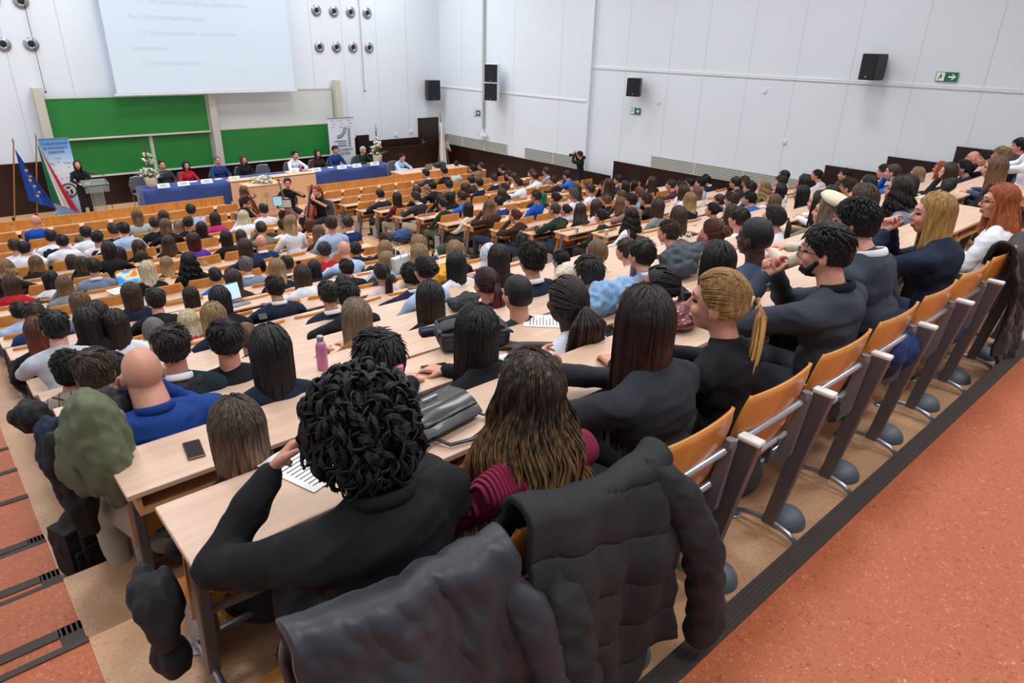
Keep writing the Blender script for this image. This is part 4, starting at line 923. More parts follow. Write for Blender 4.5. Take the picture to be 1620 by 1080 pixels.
# laptop desk on the right
o = thing('side_desk', 'light wood desk with a laptop at the right of the stage', 'desk', (12.75,19.95,0))
b = MB(); b.box((0,0,.72),(2.9,.75,.75)); obj('tabletop', b, BEECH, o, bevel=.004)
b = MB(); b.box((.03,.03,0),(.06,.72,.72)); b.box((2.84,.03,0),(2.87,.72,.72)); b.box((.06,.05,.15),(2.84,.07,.72)); obj('panel', b, SHELF, o)
W = atY(634,247,20.9); person(PO['B'], 's', 'dbrown', 'lblue', (W.x+.02,21.15,0), PI+.25, 1.12, 'person with short dark hair and light blue shirt behind the laptop', None, var=1)
stage_chair(W.x, 21.2, PI, 'grey chair behind the laptop desk')
def laptop(P, rz, label, img=None, s=1):
    o = thing('laptop', label, 'laptop', P, rz); o.scale = (s,s,s)
    b = MB(); b.box((-.17,-.12,0),(.17,.12,.016)); obj('base', b, mat('laptop_grey','8a8c90',.35,.6), o, bevel=.004)
    b = MB(); b.box((-.17,0,0),(.17,.008,.22)); q = obj('lid', b, MATS['laptop_grey'], o, loc=(0,.12,.012), rot=(-.3,0,0), bevel=.003)
    if img: b = MB(); b.box((-.16,-.002,.012),(.16,0,.21)); q2 = obj('screen', b, img, q)
    b = MB(); b.box((-.14,-.02,.016),(.14,.09,.018)); obj('keyboard', b, BLACKP, o)
P = atZ(650,262,.75); laptop(V((P.x,20.3,.75)), PI+.1, 'open grey laptop on the side desk')
# free wood panel behind desk
b = MB(); b.box((0,0,0),(2.6,.05,1.12)); b.box((0,-.02,1.08),(2.6,.07,1.12)); tag(obj('low_screen_panel', b, DWOOD, loc=(13.9,23.3,0)), 'dark mahogany free-standing panel behind the laptop desk', 'panel')
def heap(name, label, cat, P, r, col, seed=1, amp=.02, rough=.75, rz=0, n=5, gloss=0, vox=.014, parts=None, fold=None):
    rng = random.Random(seed); b = MB(); r = (r[0]*.85, r[1]*.85, r[2]*.85)
    b.ell((0,0,r[2]*.9), (r[0]*.8,r[1]*.8,r[2]*.8))
    for i in range(n): a = i*2*PI/n+rng.uniform(-.3,.3); b.ell((math.cos(a)*r[0]*.45, math.sin(a)*r[1]*.45, r[2]*rng.uniform(.5,1.1)), (r[0]*rng.uniform(.4,.6), r[1]*rng.uniform(.45,.65), r[2]*rng.uniform(.5,.8)))
    me = remesh(b, vox, 4, name); sd = V((seed*2.3,0,seed))
    displace(me, lambda p: amp*(noise.noise(V((p.x*11,p.y*11,p.z*7))+sd)+1.3*(.35-abs(noise.noise(V((p.x*13+p.z*6,p.y*13,p.z*9))+sd)))+.5*noise.noise(V((p.x*30,p.y*30,p.z*22))+sd)))
    if fold: displace(me, lambda p: fold*(.4-abs(noise.noise(V((p.x*18,p.y*18,p.z*4))+sd))))
    z0 = min(v.co.z for v in me.vertices)
    for v in me.vertices: v.co.z -= z0
    setm(me, mat('fab_'+col, col, rough, bump=.3, bscale=25, coat=gloss)); o = link(name, me, None, P, (0,0,rz)); return tag(o, label, cat)
P = atZ(688,263,.75); heap('folded_coat', 'dark green coat bundled on the side desk', 'coat', V((P.x,20.35,.75)), (.33,.22,.13), '1c2c2a', 3)
P = atZ(722,262,.75); heap('handbag', 'small black handbag at the right end of the side desk', 'bag', V((15.35,20.3,.75)), (.13,.09,.14), '17181a', 4, .008)
# wood counter and cabinet in front of the panel table
CW = wood('pale_cabinet', 'd3aa86', 'dcb898', (7,7,1), .45)
b = MB(); b.box((7.3,20.9,0),(10.05,20.95,.93)); b.box((7.3,20.9,.90),(10.05,21.3,.94)); b.box((10.0,20.9,0),(10.05,21.3,.93)); tag(obj('wooden_counter', b, CW, bevel=.004), 'pale wood counter front before the blue table', 'counter')
o = thing('cabinet', 'pale wood two-door cabinet with flowers on top', 'cabinet', (7.35,19.7,0))
b = MB(); b.box((0,.02,.0),(1.02,.55,.95)); obj('body', b, CW, o); b = MB(); b.box((-.03,-.02,.95),(1.05,.58,.98)); obj('top', b, CW, o, bevel=.004)
for i in range(2):
    b = MB(); b.box((.01+i*.505,0,.05),(.505+i*.505,.02,.94)); d = obj('door', b, CW, o, bevel=.003)
    b = MB(); x = .46 if i == 0 else .56; b.tube([(x,0,.60),(x,-.03,.61),(x,-.03,.74),(x,0,.75)], .007, 6); obj('handle', b, PIPE, d)
# flowers
PET = mat('white_petals', 'eceae2', .6); LEAF = mat('leaf_green', '4b6b34', .6, var=.25, vscale=10); LEAF2 = mat('pale_leaf', 'a7ad8e', .6)
def flowers(label, P, pot, W_, H_, n, tall=None, accent=None):
    o = thing('flower_arrangement', label, 'flowers', P); rng = random.Random(int(P.x*10)); z0 = 0
    if pot: b = MB(); b.lathe([(.13,0),(.155,.12),(.175,.27),(.18,.3),(.165,.3),(.15,.2),(.001,.18)], n=28); obj('pot', b, mat('cream_pot','cfc3ae',.6), o, smooth=True); z0 = .3
    b = MB(); g = MB()
    for i in range(n):
        a = rng.uniform(0,2*PI); t = rng.random(); rr_ = W_*(1-.55*t)*rng.uniform(.35,1); c = V((rr_*math.cos(a), rr_*math.sin(a)*.8, z0+.03+H_*t)); 
        for j in range(5):
            q = c+V((rng.uniform(-1,1),rng.uniform(-1,1),rng.uniform(-1,1)))*.028; rot = Matrix.Rotation(rng.uniform(0,6),3,'Z') @ Matrix.Rotation(rng.uniform(0,6),3,'X'); b.ell(q, (.035,.022,.010), 8, 5, rot)
        for j in range(2):
            q = c+V((rng.uniform(-1,1),rng.uniform(-1,1),-.3))*.07; d = (q-V((0,0,z0))).normalized(); sd = d.orthogonal().normalized()*.016; e = q+d*.11; g.add([q, q+d*.05+sd, e, q+d*.05-sd], [(0,1,2,3)])
        g.tube([(0,0,z0-.05 if pot else 0), c*.6+V((0,0,z0*.4)), c], .004, 4)
    obj('blooms', b, PET, o, smooth=True)['kind'] = 'stuff'; 
    for i in range(10 if tall else 6):
        a = rng.uniform(0,2*PI); d = V((math.cos(a), math.sin(a), rng.uniform(.2,.9))).normalized(); q = V((0,0,z0)); L = W_*1.7; sd = d.orthogonal().normalized()
        g.add([q, q+d*L*.4+sd*.015+V((0,0,.03)), q+d*L, q+d*L*.4-sd*.015+V((0,0,.03))], [(0,1,2,3)])
    obj('foliage', g, LEAF, o)['kind'] = 'stuff'
    if tall:
        b = MB()
        for i in range(8): x = rng.uniform(-.02,.02); b.tube([(x*.3,0,z0+.2),(x,rng.uniform(-.02,.02),z0+H_+.1),(x*3.5,rng.uniform(-.05,.05),z0+H_+tall*rng.uniform(.7,1))], [.007,.006,.002], 5)
        obj('tall_twigs', b, mat('brown_twig','5d4436',.7), o)
    if accent: b = MB(); [b.ell((rng.uniform(-.07,.07),-W_*.55,z0+H_*.55+rng.uniform(-.06,.06)), (.03,.02,.03), 8, 5) for _ in range(8)]; obj('orange_blooms', b, mat('orange_petals','a4552c',.6), o)
flowers('tall white flower arrangement in a pot at the left end of the blue table', V((5.45,22.25,.752)), True, .30, .68, 34, .45)
flowers('white flower arrangement in a pot at the right end of the blue table', V((13.25,22.35,.752)), True, .27, .62, 36, .5, True)
flowers('low white flower arrangement on top of the cabinet', V((7.9,19.98,.98)), False, .30, .16, 40)
# roll-up banners
def banner(label, x, y, w_, h, rz, m):
    o = thing('rollup_banner', label, 'banner', (x,y,0), rz); b = MB(); b.box((-w_/2-.02,-.09,0),(w_/2+.02,.09,.09)); obj('base', b, PIPE, o, bevel=.01)
    b = MB(); b.grid(lambda u,v: ((u-.5)*w_, .004*math.sin(u*3), .08+v*(h-.08)), 10, 4); b.grid(lambda u,v: ((.5-u)*w_, .006+.004*math.sin(u*3), .08+v*(h-.08)), 10, 4); obj('sheet', b, m, o)
    b = MB(); b.box((-w_/2,-.012,h-.01),(w_/2,.016,h+.015)); obj('top_rail', b, PIPE, o); b = MB(); b.tube([(0,.03,.05),(0,.03,h)], .01, 6); obj('pole', b, PIPE, o); return o
BM = mat('banner_blue', 'c8dcf2', .5); N, L_, bb = nodes_of(BM); tc = N.new('ShaderNodeTexCoord'); sp = N.new('ShaderNodeSeparateXYZ'); cr_ = N.new('ShaderNodeValToRGB'); mr = N.new('ShaderNodeMapRange'); mr.inputs['From Max'].default_value = 2.2
for i, (p, c) in enumerate(((0,'5c92dc'),(.18,'b6cff2'),(.35,'e0e8f4'),(.62,'dfe8f5'),(.8,'9cc2ee'),(1,'4f98e0'))):
    e = cr_.color_ramp.elements[i] if i < 2 else cr_.color_ramp.elements.new(p); e.position = p; e.color = (*hexc(c),1)
L_.new(tc.outputs['Object'], sp.inputs[0]); L_.new(sp.outputs['Z'], mr.inputs['Value']); L_.new(mr.outputs['Result'], cr_.inputs['Fac']); L_.new(cr_.outputs['Color'], bb.inputs['Base Color'])
NAVY = mat('print_navy', '17306a', .6); DK = mat('print_dark', '23272e', .6)
o = banner('blue roll-up banner with a round emblem behind the speaker', 3.38, 23.2, .74, 2.2, 0, BM)
for i, s in enumerate(('TUDOMÁNYOS','ÉS MŰVÉSZETI','DIÁKKÖR')): text('lettering', s, .092, NAVY, o, loc=(0,-.012,2.03-.115*i))
b = MB()
for i in range(9): a = i*2*PI/9+.3; b.ell((.02+.2*math.cos(a),-.008,1.32+.24*math.sin(a)), (.014,.004,.014), 8, 5)
obj('dots', b, DK, o)
for i, (a, s) in enumerate(((.6,'Közgazdász'),(1.6,'Hagyomány'),(2.5,'Művészet'),(3.3,'Jog'),(4.1,'Gépész'),(5.6,'Építész'))): text('small_lettering', s, .036, NAVY, o, loc=(.01+.28*math.cos(a),-.01,1.32+.33*math.sin(a)))
b = MB(); b.tube([(.08+.19*math.cos(a),-.012,.74+.19*math.sin(a)) for a in [i*2*PI/40 for i in range(41)]], .02, 6, flat=.3); 
b.prism([(.0,-.012,.82),(.07,-.012,.86),(.15,-.012,.83),(.08,-.012,.79)], (0,.004,0)); b.ell((.0,-.01,.68), (.05,.004,.06), 12, 6); b.ell((.14,-.01,.70), (.035,.004,.075), 12, 6); b.cap_((-.05,-.012,.64),(.12,-.012,.60), .015, .01, 6); obj('emblem', b, DK, o)
for i, s in enumerate(('Széchenyi István','Egyetem Győr','2024 november')): text('small_lettering', s, .045, NAVY, o, loc=(-.02,-.01,.44-.08*i))
o = banner('white roll-up banner with stripe logo behind the panel table', 12.45, 23.45, 1.04, 2.3, 0, mat('banner_white','d3dae6',.5))
b = MB(); x0 = -.30
b.box((-.32,-.013,1.47),(.16,-.009,1.495)); b.box((-.30,-.013,1.31),(.17,-.009,1.335)); 
for i in range(9): b.box((.24,-.013,1.29+.075*i),(.36,-.009,1.315+.075*i))
for r_ in (.30,.37): b.tube([(-.19+ r_*math.sin(a), -.011, 1.97-r_*math.cos(a)+.0) for a in [i*PI/2/14 for i in range(15)]], .013, 5, flat=1)
obj('emblem', b, DK, o); b = MB(); b.box((-.18,-.013,1.385),(.165,-.009,1.425)); obj('emblem_bar', b, mat('print_teal','35a8b8',.6), o)
text('lettering', 'SZÉCHENYI', .145, DK, o, loc=(.03,-.012,1.12)); text('lettering', 'EGYETEM', .145, DK, o, loc=(-.0,-.012,.98))
for j in range(7):
    for i in range(3):
        z = 2.2-.115*j if j < 3 else .75-.16*(j-3); text('small_lettering', 'SZE.HU', .05, mat('print_grey','8f98a8',.6), o, loc=(-.34+.33*i+(.05 if j%2 else 0),-.01,z))
# flags
def flagmesh(w_, h, seed):
    b = MB()
    def fn(u, v):
        return V((u*w_*(.25+.75*v) , .06*math.sin(u*9+v*3+seed)*(.4+v)*.9, -v*h - u*.25*(1-v)))
    return fn
def flag(label, base, tip, fn, mats, nu=24, nv=24, idx=None, flagpos=.93):
    o = thing('flag', label, 'flag', base); d = V(tip)-V(base)
    b = MB(); b.tube([(0,0,0), d], .018, 8); obj('pole', b, mat('pole_wood','9a6a35',.5), o); b = MB(); b.tube([d, d+V((0,0,.02)), d+V((0,0,.13))], [.01,.03,.002], 8); obj('finial', b, mat('brass','a8803c',.35,.8), o)
    b = MB(); b.lathe([(.16,0),(.16,.03),(.03,.06),(.03,.2),(.001,.2)], n=20); obj('stand', b, BLACKP, o)
    b = MB(); vs = [fn(i/nu, j/nv) for j in range(nv+1) for i in range(nu+1)]
    for j in range(nv):
        for i in range(nu): b.m = idx(i/nu, j/nv) if idx else 0; a = j*(nu+1)+i; b.f.append((a,a+1,a+nu+2,a+nu+1)); b.mi.append(b.m)
    b.v = [tuple(v) for v in vs]; q = obj('cloth', b, mats, o, smooth=True, loc=d*flagpos); return o, q
EUB = mat('flag_blue', '1747a8', .7); HR = mat('flag_red', 'b71f33', .7); HW = mat('flag_white', 'd8dbe0', .7); HG = mat('flag_green', '17704a', .7)
drape = lambda w_, h, s: (lambda u, v: V((.02+u*w_*(.12+.88*v**1.1), -.03+.05*math.sin(u*11+s)*(.3+v), -u*.35*(1-v)*.6 - v*h*(.80+.20*u))))
o, q = flag('blue flag with gold stars hanging at the far left', V((1.95,23.0,0)), V((2.42,23.0,2.18)), drape(.62,1.75,0), [EUB])
b = MB()
for i in range(6):
    c = drape(.62,1.75,0)(.55+.12*math.sin(i*2.1), .32+.1*i); pts = []
    for j in range(10): a = PI/2+j*PI/5; r_ = .055 if j%2 == 0 else .022; pts.append(c+V((r_*math.cos(a),-.045,r_*math.sin(a))))
    b.prism(pts, (0,.008,0))
obj('stars', b, mat('star_gold','c9a63c',.5), q)
o, q = flag('red, white and green flag hanging beside the blue banner', V((2.5,23.1,0)), V((2.97,23.1,2.25)), drape(.62,2.0,1.3), [HR,HW,HG], idx=lambda u,v: 0 if u > .66 else (1 if u > .33 else 2))
o, q = flag('white flag with a small crest in the corner by the door', V((17.15,23.1,0)), V((16.75,23.2,2.2)), lambda u,v: drape(.5,1.35,2)(u,v), [HW,HR,EUB], idx=lambda u,v: 1 if v > .93 else (2 if v > .88 else 0))
b = MB(); c = V((.2,-.09,-.72)); b.prism([c+V(p) for p in ((-.07,0,.14),(.07,0,.14),(.07,0,-.02),(0,0,-.12),(-.07,0,-.02))], (0,.006,0)); obj('crest', b, mat('crest_gold','8a7a3c',.6), q)
o, q = flag('white flag with dark vertical lettering in the corner by the door', V((16.45,23.0,0)), V((16.62,23.0,2.12)), lambda u,v: V((-.08+u*.34*(.5+.5*v), -.03+.05*math.sin(u*10), -v*1.75)), [HW])
qq = text('lettering', 'SZE SC', .2, NAVY, q, loc=(.02,-.1,-1.75)); qq.rotation_euler = (PI/2,-PI/2,0)
# lectern, microphone and the speaker
GL = mat('clear_acrylic', 'dfe8ea', .08); nodes_of(GL)[2].inputs['Transmission Weight'].default_value = .85; nodes_of(GL)[2].inputs['IOR'].default_value = 1.2
o = thing('lectern', 'clear acrylic lectern with silver legs in front of the speaker', 'lectern', (3.95,22.1,0))
b = MB(); b.prism([(-.32,-.2,1.02),(-.32,.2,1.12),(-.32,.2,1.14),(-.32,-.2,1.04)], (.64,0,0)); obj('top_panel', b, GL, o); b = MB(); b.box((-.30,-.2,.84),(.30,-.185,1.04)); obj('front_lip', b, GL, o)
b = MB(); b.box((-.12,-.02,.02),(.14,0,1.05)); obj('centre_panel', b, GL, o)
for sx in (-.14,.16): b = MB(); b.tube([(sx,-.02,0),(sx-.02,-.02,1.05)], .014, 8); obj('leg', b, PIPE, o)
b = MB(); b.box((-.28,-.22,0),(.3,.22,.02)); obj('base', b, GL, o)
o = thing('microphone_stand', 'microphone on a thin black stand beside the lectern', 'microphone', (4.25,21.95,0)); b = MB(); b.tube([(0,0,.02),(-.06,0,1.3)], .009, 6); b.tube([(-.06,0,1.3),(-.32,.05,1.36)], .008, 6); b.lathe([(.12,0),(.12,.02),(.02,.03)], n=16); obj('stand', b, BLACKP, o); b = MB(); b.cap_((-.30,.05,1.36),(-.42,.06,1.37), .022, .025, 10); obj('microphone', b, BLACKP, o)
ST = figure('S', lean=.0, pitch=-.35, arms={'L':((-.23,.10,.78),(-.12,.30,.72),(.3,.9,.1),(0,0,-1)),'R':((.23,.10,.78),(.12,.30,.72),(-.3,.9,.1),(0,0,-1))}, sw=.16, bulk=.9, fem=True, legs='stand', seed=9)
for p_, m in (('body',[skin('p'),EYE,LIP]),('top',cloth('black')),('trousers',mat('trousers_17181c','17181c',.85,bump=.2)),('shoes',MATS['shoe_black'])): setm(ST[p_], m)
W = atY(122,261,22.6); person(ST, 'l', 'dbrown', 'black', (W.x,22.6,0), PI, W.z/ST['hc'].z, 'person with long dark hair in a black suit speaking at the lectern', shoes=True)
# photographer against the right wall
PH = figure('PH', lean=.05, pitch=.02, arms={'L':((-.18,.22,.98),(-.03,.26,1.16),(.2,.6,.5),(.4,-.2,-1)),'R':((.22,.16,.90),(.06,.22,1.16),(-.3,.3,.8),(-.3,-.5,0))}, sw=.18, bulk=1.05, legs='stand', seed=11, yaw=0)
for p_, m in (('body',[skin('p'),EYE,LIP]),('top',cloth('black')),('trousers',mat('trousers_17181c','17181c',.85,bump=.2)),('shoes',MATS['shoe_black'])): setm(PH[p_], m)
W = atX(918,245,16.75); rz = .42; k_ = W.z-FL[14]; s = k_/PH['hc'].z
o = person(PH, 's', 'dbrown', 'black', (W.x,W.y-.05,FL[14]), rz, s, 'person in black hoodie standing by the wall with a camera raised', shoes=True)
cm = thing('photo_camera', 'black camera with long lens held by the standing photographer', 'camera', V((W.x-.09*s,W.y+.12,W.z-.02)), rz+.1)
b = MB(); b.box((-.07,0,-.05),(.07,.06,.05)); b.box((-.03,0,.05),(.03,.05,.075)); obj('camera_body', b, BLACKP, cm, bevel=.008); b = MB(); b.tube([(0,.06,0),(0,.14,0),(0,.141,0),(0,.22,0)], [.038,.036,.042,.045], 16); obj('lens', b, BLACKP, cm, smooth=True)
for d in ('hood',): b = MB(); b.ell((0,-.09,1.40), (.11,.06,.07)); hm = remesh(b, .015, 3, 'hood'); setm(hm, cloth('black')); link('hood', hm, o)
b = MB(); 
for i in range(3): b.box((-.06+.01*i,-.135,1.18-.09*i),(.07,-.128,1.24-.09*i))
obj('back_print', b, SW, o)
W = atY(1652,205,2.0); WS = person(PO['A'] if False else ST, 's', 'dbrown', 'white', (W.x,2.0,FL[1]), .3, 1.15, 'person in white shirt standing at the far right edge', shoes=True, var=1)
# cellists
CW_ = mat('cello_varnish', '7c2c16', .25, var=.3, vscale=4, coat=.6); CB = mat('cello_black', '120d0c', .4)
def cello(label, M, sc=1, pinkish=False):
    o = thing('cello' if sc > .7 else 'violin', label, 'cello' if sc > .7 else 'violin'); o.matrix_world = M @ Matrix.Scale(sc,4)
    out = []
    prof = [(0,-.0),(.10,.005),(.18,.05),(.215,.14),(.20,.24),(.15,.30),(.135,.36),(.15,.43),(.175,.52),(.165,.62),(.11,.70),(.04,.735),(.0,.74)]
    pts = [(x,0,z) for x, z in prof]+[(-x,0,z) for x, z in reversed(prof[1:-1])]
    b = MB(); b.prism([(x,-.06,z) for x,_,z in pts], (0,.12,0)); me = bev(b.mesh('body'), .012); setm(me, CW_ if not pinkish else mat('cello_rose','8e4540',.25,var=.3,vscale=5,coat=.6)); link('body', me, o)
    b = MB(); b.box((-.014,-.085,.40),(.014,-.065,1.12)); obj('fingerboard', b, CB, o); b = MB(); b.box((-.022,-.05,.72),(.022,.0,1.10)); b.box((-.02,-.05,1.08),(.02,-.01,1.22)); b.lathe([(.03,0),(.035,.03),(.02,.06),(.001,.06)], (0,-.03,1.2), 12); obj('neck', b, CW_, o, smooth=False)
    b = MB()
    for i, z in enumerate((1.12,1.15,1.18,1.21)): b.cap_((-.07 if i%2 else .07,-.03,z), (0,-.03,z), .008, .006, 6)
    obj('pegs', b, CB, o); b = MB(); b.prism([(-.045,-.065,.335),(.045,-.065,.335),(.02,-.11,.335),(-.02,-.11,.335)], (0,0,.012)); obj('bridge', b, mat('bridge_maple','b98f5c',.6), o); b = MB(); b.prism([(-.03,-.09,.28),(.03,-.09,.28),(.012,-.08,.06),(-.012,-.08,.06)], (0,.012,0)); obj('tailpiece', b, CB, o)
    b = MB()
    for x in (-.012,-.004,.004,.012): b.tube([(x*1.4,-.095,.2),(x*1.4,-.112,.345),(x,-.088,1.12)], .0016, 4)
    obj('strings', b, PIPE, o)
    b = MB()
    for s_ in (-1,1): b.tube([(s_*.09,-.062,.28),(s_*.075,-.063,.33),(s_*.095,-.063,.38),(s_*.08,-.062,.43)], .006, 5)
    obj('sound_holes', b, CB, o)
    if sc > .7: b = MB(); b.tube([(0,0,0),(0,0,-.3)], .006, 6); obj('endpin', b, PIPE, o)
    return o
CE = figure('CE', lean=.10, pitch=-.05, arms={'L':((-.34,.10,.86),(-.13,.30,1.02),(.6,.2,.6),(.3,-.6,0)),'R':((.33,.12,.74),(.26,.36,.66),(-.6,.6,-.1),(0,0,-1))}, sw=.16, bulk=.9, fem=True, seed=14, knees=.24, short=True)
for p_, m in (('body',[skin('p'),EYE,LIP]),('top',cloth('black')),('trousers',mat('trousers_17181c','17181c',.85,bump=.2)),('shoes',MATS['shoe_black'])): setm(CE[p_], m)
def cellist(px, py, y, rz, hc, st, lab, clab, tilt=.25, pink=False, fl=0):
    hx, hy, hz = CE['hc']; W = atY(px, py, y); c_, s_ = math.cos(rz), math.sin(rz); root = V((W.x-(hx*c_-hy*s_), W.y-(hx*s_+hy*c_), fl)); s = max(.9,min(1.2,(W.z-fl)/hz))
    person(CE, st, hc, 'black', root, rz, s, lab, None, shoes=True)
    stage_chair(root.x, root.y-.0, rz, 'chair under the '+lab.split(',')[0].replace('person with ',''))
    M = Matrix.Translation(root) @ Matrix.Rotation(rz,4,'Z') @ Matrix.Translation((.03,.50,.20)) @ Matrix.Rotation(.18,4,'Y') @ Matrix.Rotation(.38,4,'X') @ Matrix.Rotation(PI,4,'Z')
    cello(clab, M, 1, pink)
    b = MB(); b.tube([(-.36,0,0),(.36,0,0)], .005, 6); b.box((-.3,-.014,-.002),(.36,-.011,.002)); q = obj('bow', b, CB); q.matrix_world = Matrix.Translation(root) @ Matrix.Rotation(rz,4,'Z') @ Matrix.Translation((.40,.50,.62)); tag(q, 'bow of the '+clab, 'bow')
cellist(455, 290, 18.3, PI-.35, 'dbrown', 'u', 'person with dark hair playing the pink-brown cello, facing the camera', 'pink-brown cello held in the middle', pink=True)
cellist(502, 303, 16.9, PI/2+.25, 'ginger', 'p', 'person with ginger hair playing a red-brown cello, in profile', 'red-brown cello held by the ginger player')
cellist(387, 303, 18.0, -PI/2-.3, 'lbrown', 'l', 'person with long light brown hair playing, beside the cabinet', 'cello beside the cabinet, half hidden')
cellist(389, 318, 16.9, -PI/2+.2, 'brown', 'u', 'person with brown bun playing, nearest the front left benches', 'cello nearest the front left benches')
o = thing('music_stand', 'black music stand with sheets and a tablet', 'music stand', (7.42,17.45,0)); o.scale = (.8,.8,.8); b = MB(); b.tube([(0,0,.3),(0,0,1.0)], .01, 6)
for a in (0,2.1,4.2): b.tube([(0,0,.35),(.28*math.cos(a),.28*math.sin(a),.01)], .008, 6)
obj('stand', b, BLACKP, o); b = MB(); b.box((-.26,-.01,0),(.26,.0,.34)); q = obj('desk', b, BLACKP, o, loc=(0,0,.95), rot=(-.3,0,2.6)); b = MB(); b.box((-.22,-.016,.03),(.08,-.011,.32)); b.box((-.22,.001,.03),(.2,.006,.30)); obj('sheet_music', b, WP, q)
TAB = bpy.data.materials.new('tablet_screen'); TAB.use_nodes = True; bb = TAB.node_tree.nodes['Principled BSDF']; bb.inputs['Base Color'].default_value = (.3,.6,.75,1); bb.inputs['Emission Color'].default_value = (.35,.66,.85,1); bb.inputs['Emission Strength'].default_value = .5
b = MB(); b.box((-.12,.001,0),(.12,.012,.30)); b.m = 1; b.box((-.11,.012,.015),(.11,.014,.285)); q = obj('tablet', b, [BLACKP,TAB], loc=(7.2,17.35,.86), rot=(-.3,0,2.7)); tag(q, 'lit tablet standing on the music stand', 'tablet')
# ------------------------------------------------------------------ people close to the camera, each posed on its own
HV = .0062
def hero(i, fig, label, trous='1b1d24', hairL=None, hfine=2.6, extra=None, style=None, collar=None, tight=None):
    px, py, k, st, hc, tc, sk = HEROES[i]; fig.setdefault('vox', HV); fig.setdefault('vtop', .0085); fig.setdefault('wr', .010)
    P = figure('h%d' % i, seed=20+i, **fig); hx, hy, hz = P['hc']
    W = atY(px, py, YK[k]-.85+hy); s = max(1.0, min(1.16, (W.z-FL[k])/hz)); root = (W.x-hx*s, W.y-hy*s, max(FL[k]-.02, W.z-s*hz))
    for part, m in (('body',[skin(sk),EYE,LIP]),('top',cloth(tc)),('trousers',mat('trousers_'+trous,trous,.85,bump=.2)),('shoes',MATS['shoe_black'])): setm(P[part], m)
    o = thing('person', label, 'person', root, 0, None); o.scale = (s,s,s)
    for part in ('body','top','trousers','shoes'): link(part, P[part], o)
    if st != 'b':
            hm = hair_mesh(style or st, 40+i, hfine, hairL) if (style or st) in 'lwmkK' else hair_mesh(style or st, 40+i, hfine)
            setm(hm, HAIRMAT(hc)); q = link('hair', hm, o); q.matrix_local = Matrix.Translation(P['hc']) @ P['R'].to_4x4(); P['hairobj'] = q
    if collar:
        b = MB(); c = P['nb']; pts = [c+V((.072*math.sin(a), .068*math.cos(a)-.012, .030-.02*math.cos(a))) for a in [2.6*PI*0+x*2*PI/20 for x in range(3,18)]]
        b.tube(pts, .008, 8, flat=2.4, up=(0,0,1)); obj('collar', b, cloth(collar), o, smooth=True)
    return o, P
def hmat(P): return Matrix.Translation(P['hc']) @ P['R'].to_4x4()
def glasses(o, P, m=None):
    b = MB()
    for s in (-1,1):
        b.tube([(s*.033+.024*math.cos(a),.104,.004+.019*math.sin(a)) for a in [i*2*PI/16 for i in range(17)]], .0018, 6)
        b.tube([(s*.057,.104,.010),(s*.080,.06,.010),(s*.083,-.01,.006),(s*.082,-.03,-.01)], .0022, 6)
    b.tube([(-.009,.106,.008),(.009,.106,.008)], .0018, 6)
    q = obj('glasses', b, BLACKP, o, smooth=True); q.matrix_local = hmat(P)
# clasped hands in front of the face, elbows on the desk
CL = lambda x=0, y=.40, z=.99, ex=.24: {'L':((-ex,.40,.80),(-.045+x,y,z-.03),(.55,.05,.85),(.7,-.3,0)), 'R':((ex,.40,.80),(.045+x,y,z-.03),(-.55,.05,.85),(-.7,-.3,0))}
# 1 curly-haired man, back row
arms = {'L':((-.33,.36,.80),(-.135,.43,.955),(.75,.1,.5),(.3,-.6,-.5)), 'R':((.30,.36,.80),(.03,.45,.96),(-.85,.1,.35),(-.2,-.5,-.5))}
o, P = hero(5, dict(lean=.24, yaw=.05, pitch=-.1, arms=arms, sw=.185, bulk=1.10, curl=.9, wr=.014), 'person with big dark curls and a black shirt, hands clasped, back row desk end', '17181b', hfine=3)
b = MB(); c = P['nb']; b.tube([c+V((.074*math.sin(a), .07*math.cos(a)-.01, .035-.02*math.cos(a))) for a in [x*2*PI/20 for x in range(3,18)]], .008, 8, flat=2.0, up=(0,0,1)); obj('collar', b, cloth('black'), o, smooth=True)
# 2 long ombre curls, magenta knit
arms = {'L':((-.24,.20,.76),(-.08,.40,.70),(.6,.8,0),(0,0,-1)), 'R':((.24,.20,.76),(.08,.40,.70),(-.6,.8,0),(0,0,-1))}
o, P = hero(6, dict(lean=.10, yaw=.0, pitch=-.05, arms=arms, sw=.165, bulk=.98, fem=True), 'person with long wavy hair fading to blond and a ribbed magenta jumper, back row', '1b1d24', style='w', hairL=.43, hfine=8)
OMB = hairmat('ombre', '1e1410', 'b08a56', -.02, -.36, .35); P['hairobj'].data.materials[0] = OMB
KN = mat('magenta_rib_knit', '86123c', .85); N, L_, bb = nodes_of(KN); tc = N.new('ShaderNodeTexCoord'); wv = N.new('ShaderNodeTexWave'); wv.inputs['Scale'].default_value = 28; wv.bands_direction = 'X'; bp = N.new('ShaderNodeBump'); bp.inputs['Strength'].default_value = .8; bp.inputs['Distance'].default_value = .01
L_.new(tc.outputs['Object'], wv.inputs['Vector']); L_.new(wv.outputs['Fac'], bp.inputs['Height']); L_.new(bp.outputs['Normal'], bb.inputs['Normal']); P['top'].materials[0] = KN
# 3 long dark auburn hair, black jacket
arms = {'L':((-.27,.33,.80),(-.11,.50,.84),(.3,.55,.7),(.7,-.3,0)), 'R':((.24,.33,.80),(-.03,.50,.84),(-.4,.5,.7),(-.7,-.3,0))}
o, P = hero(7, dict(lean=.20, yaw=-.12, pitch=-.06, arms=arms, sw=.17, bulk=1.0, fem=True, curl=1.0), 'person with long straight dark auburn hair and a black jacket, hands folded, back row', '17181c', hairL=.40, hfine=7)
P['hairobj'].data.materials[0] = hairmat('darkauburn', '1a110f', '3e1d14', .06, -.22, .3)
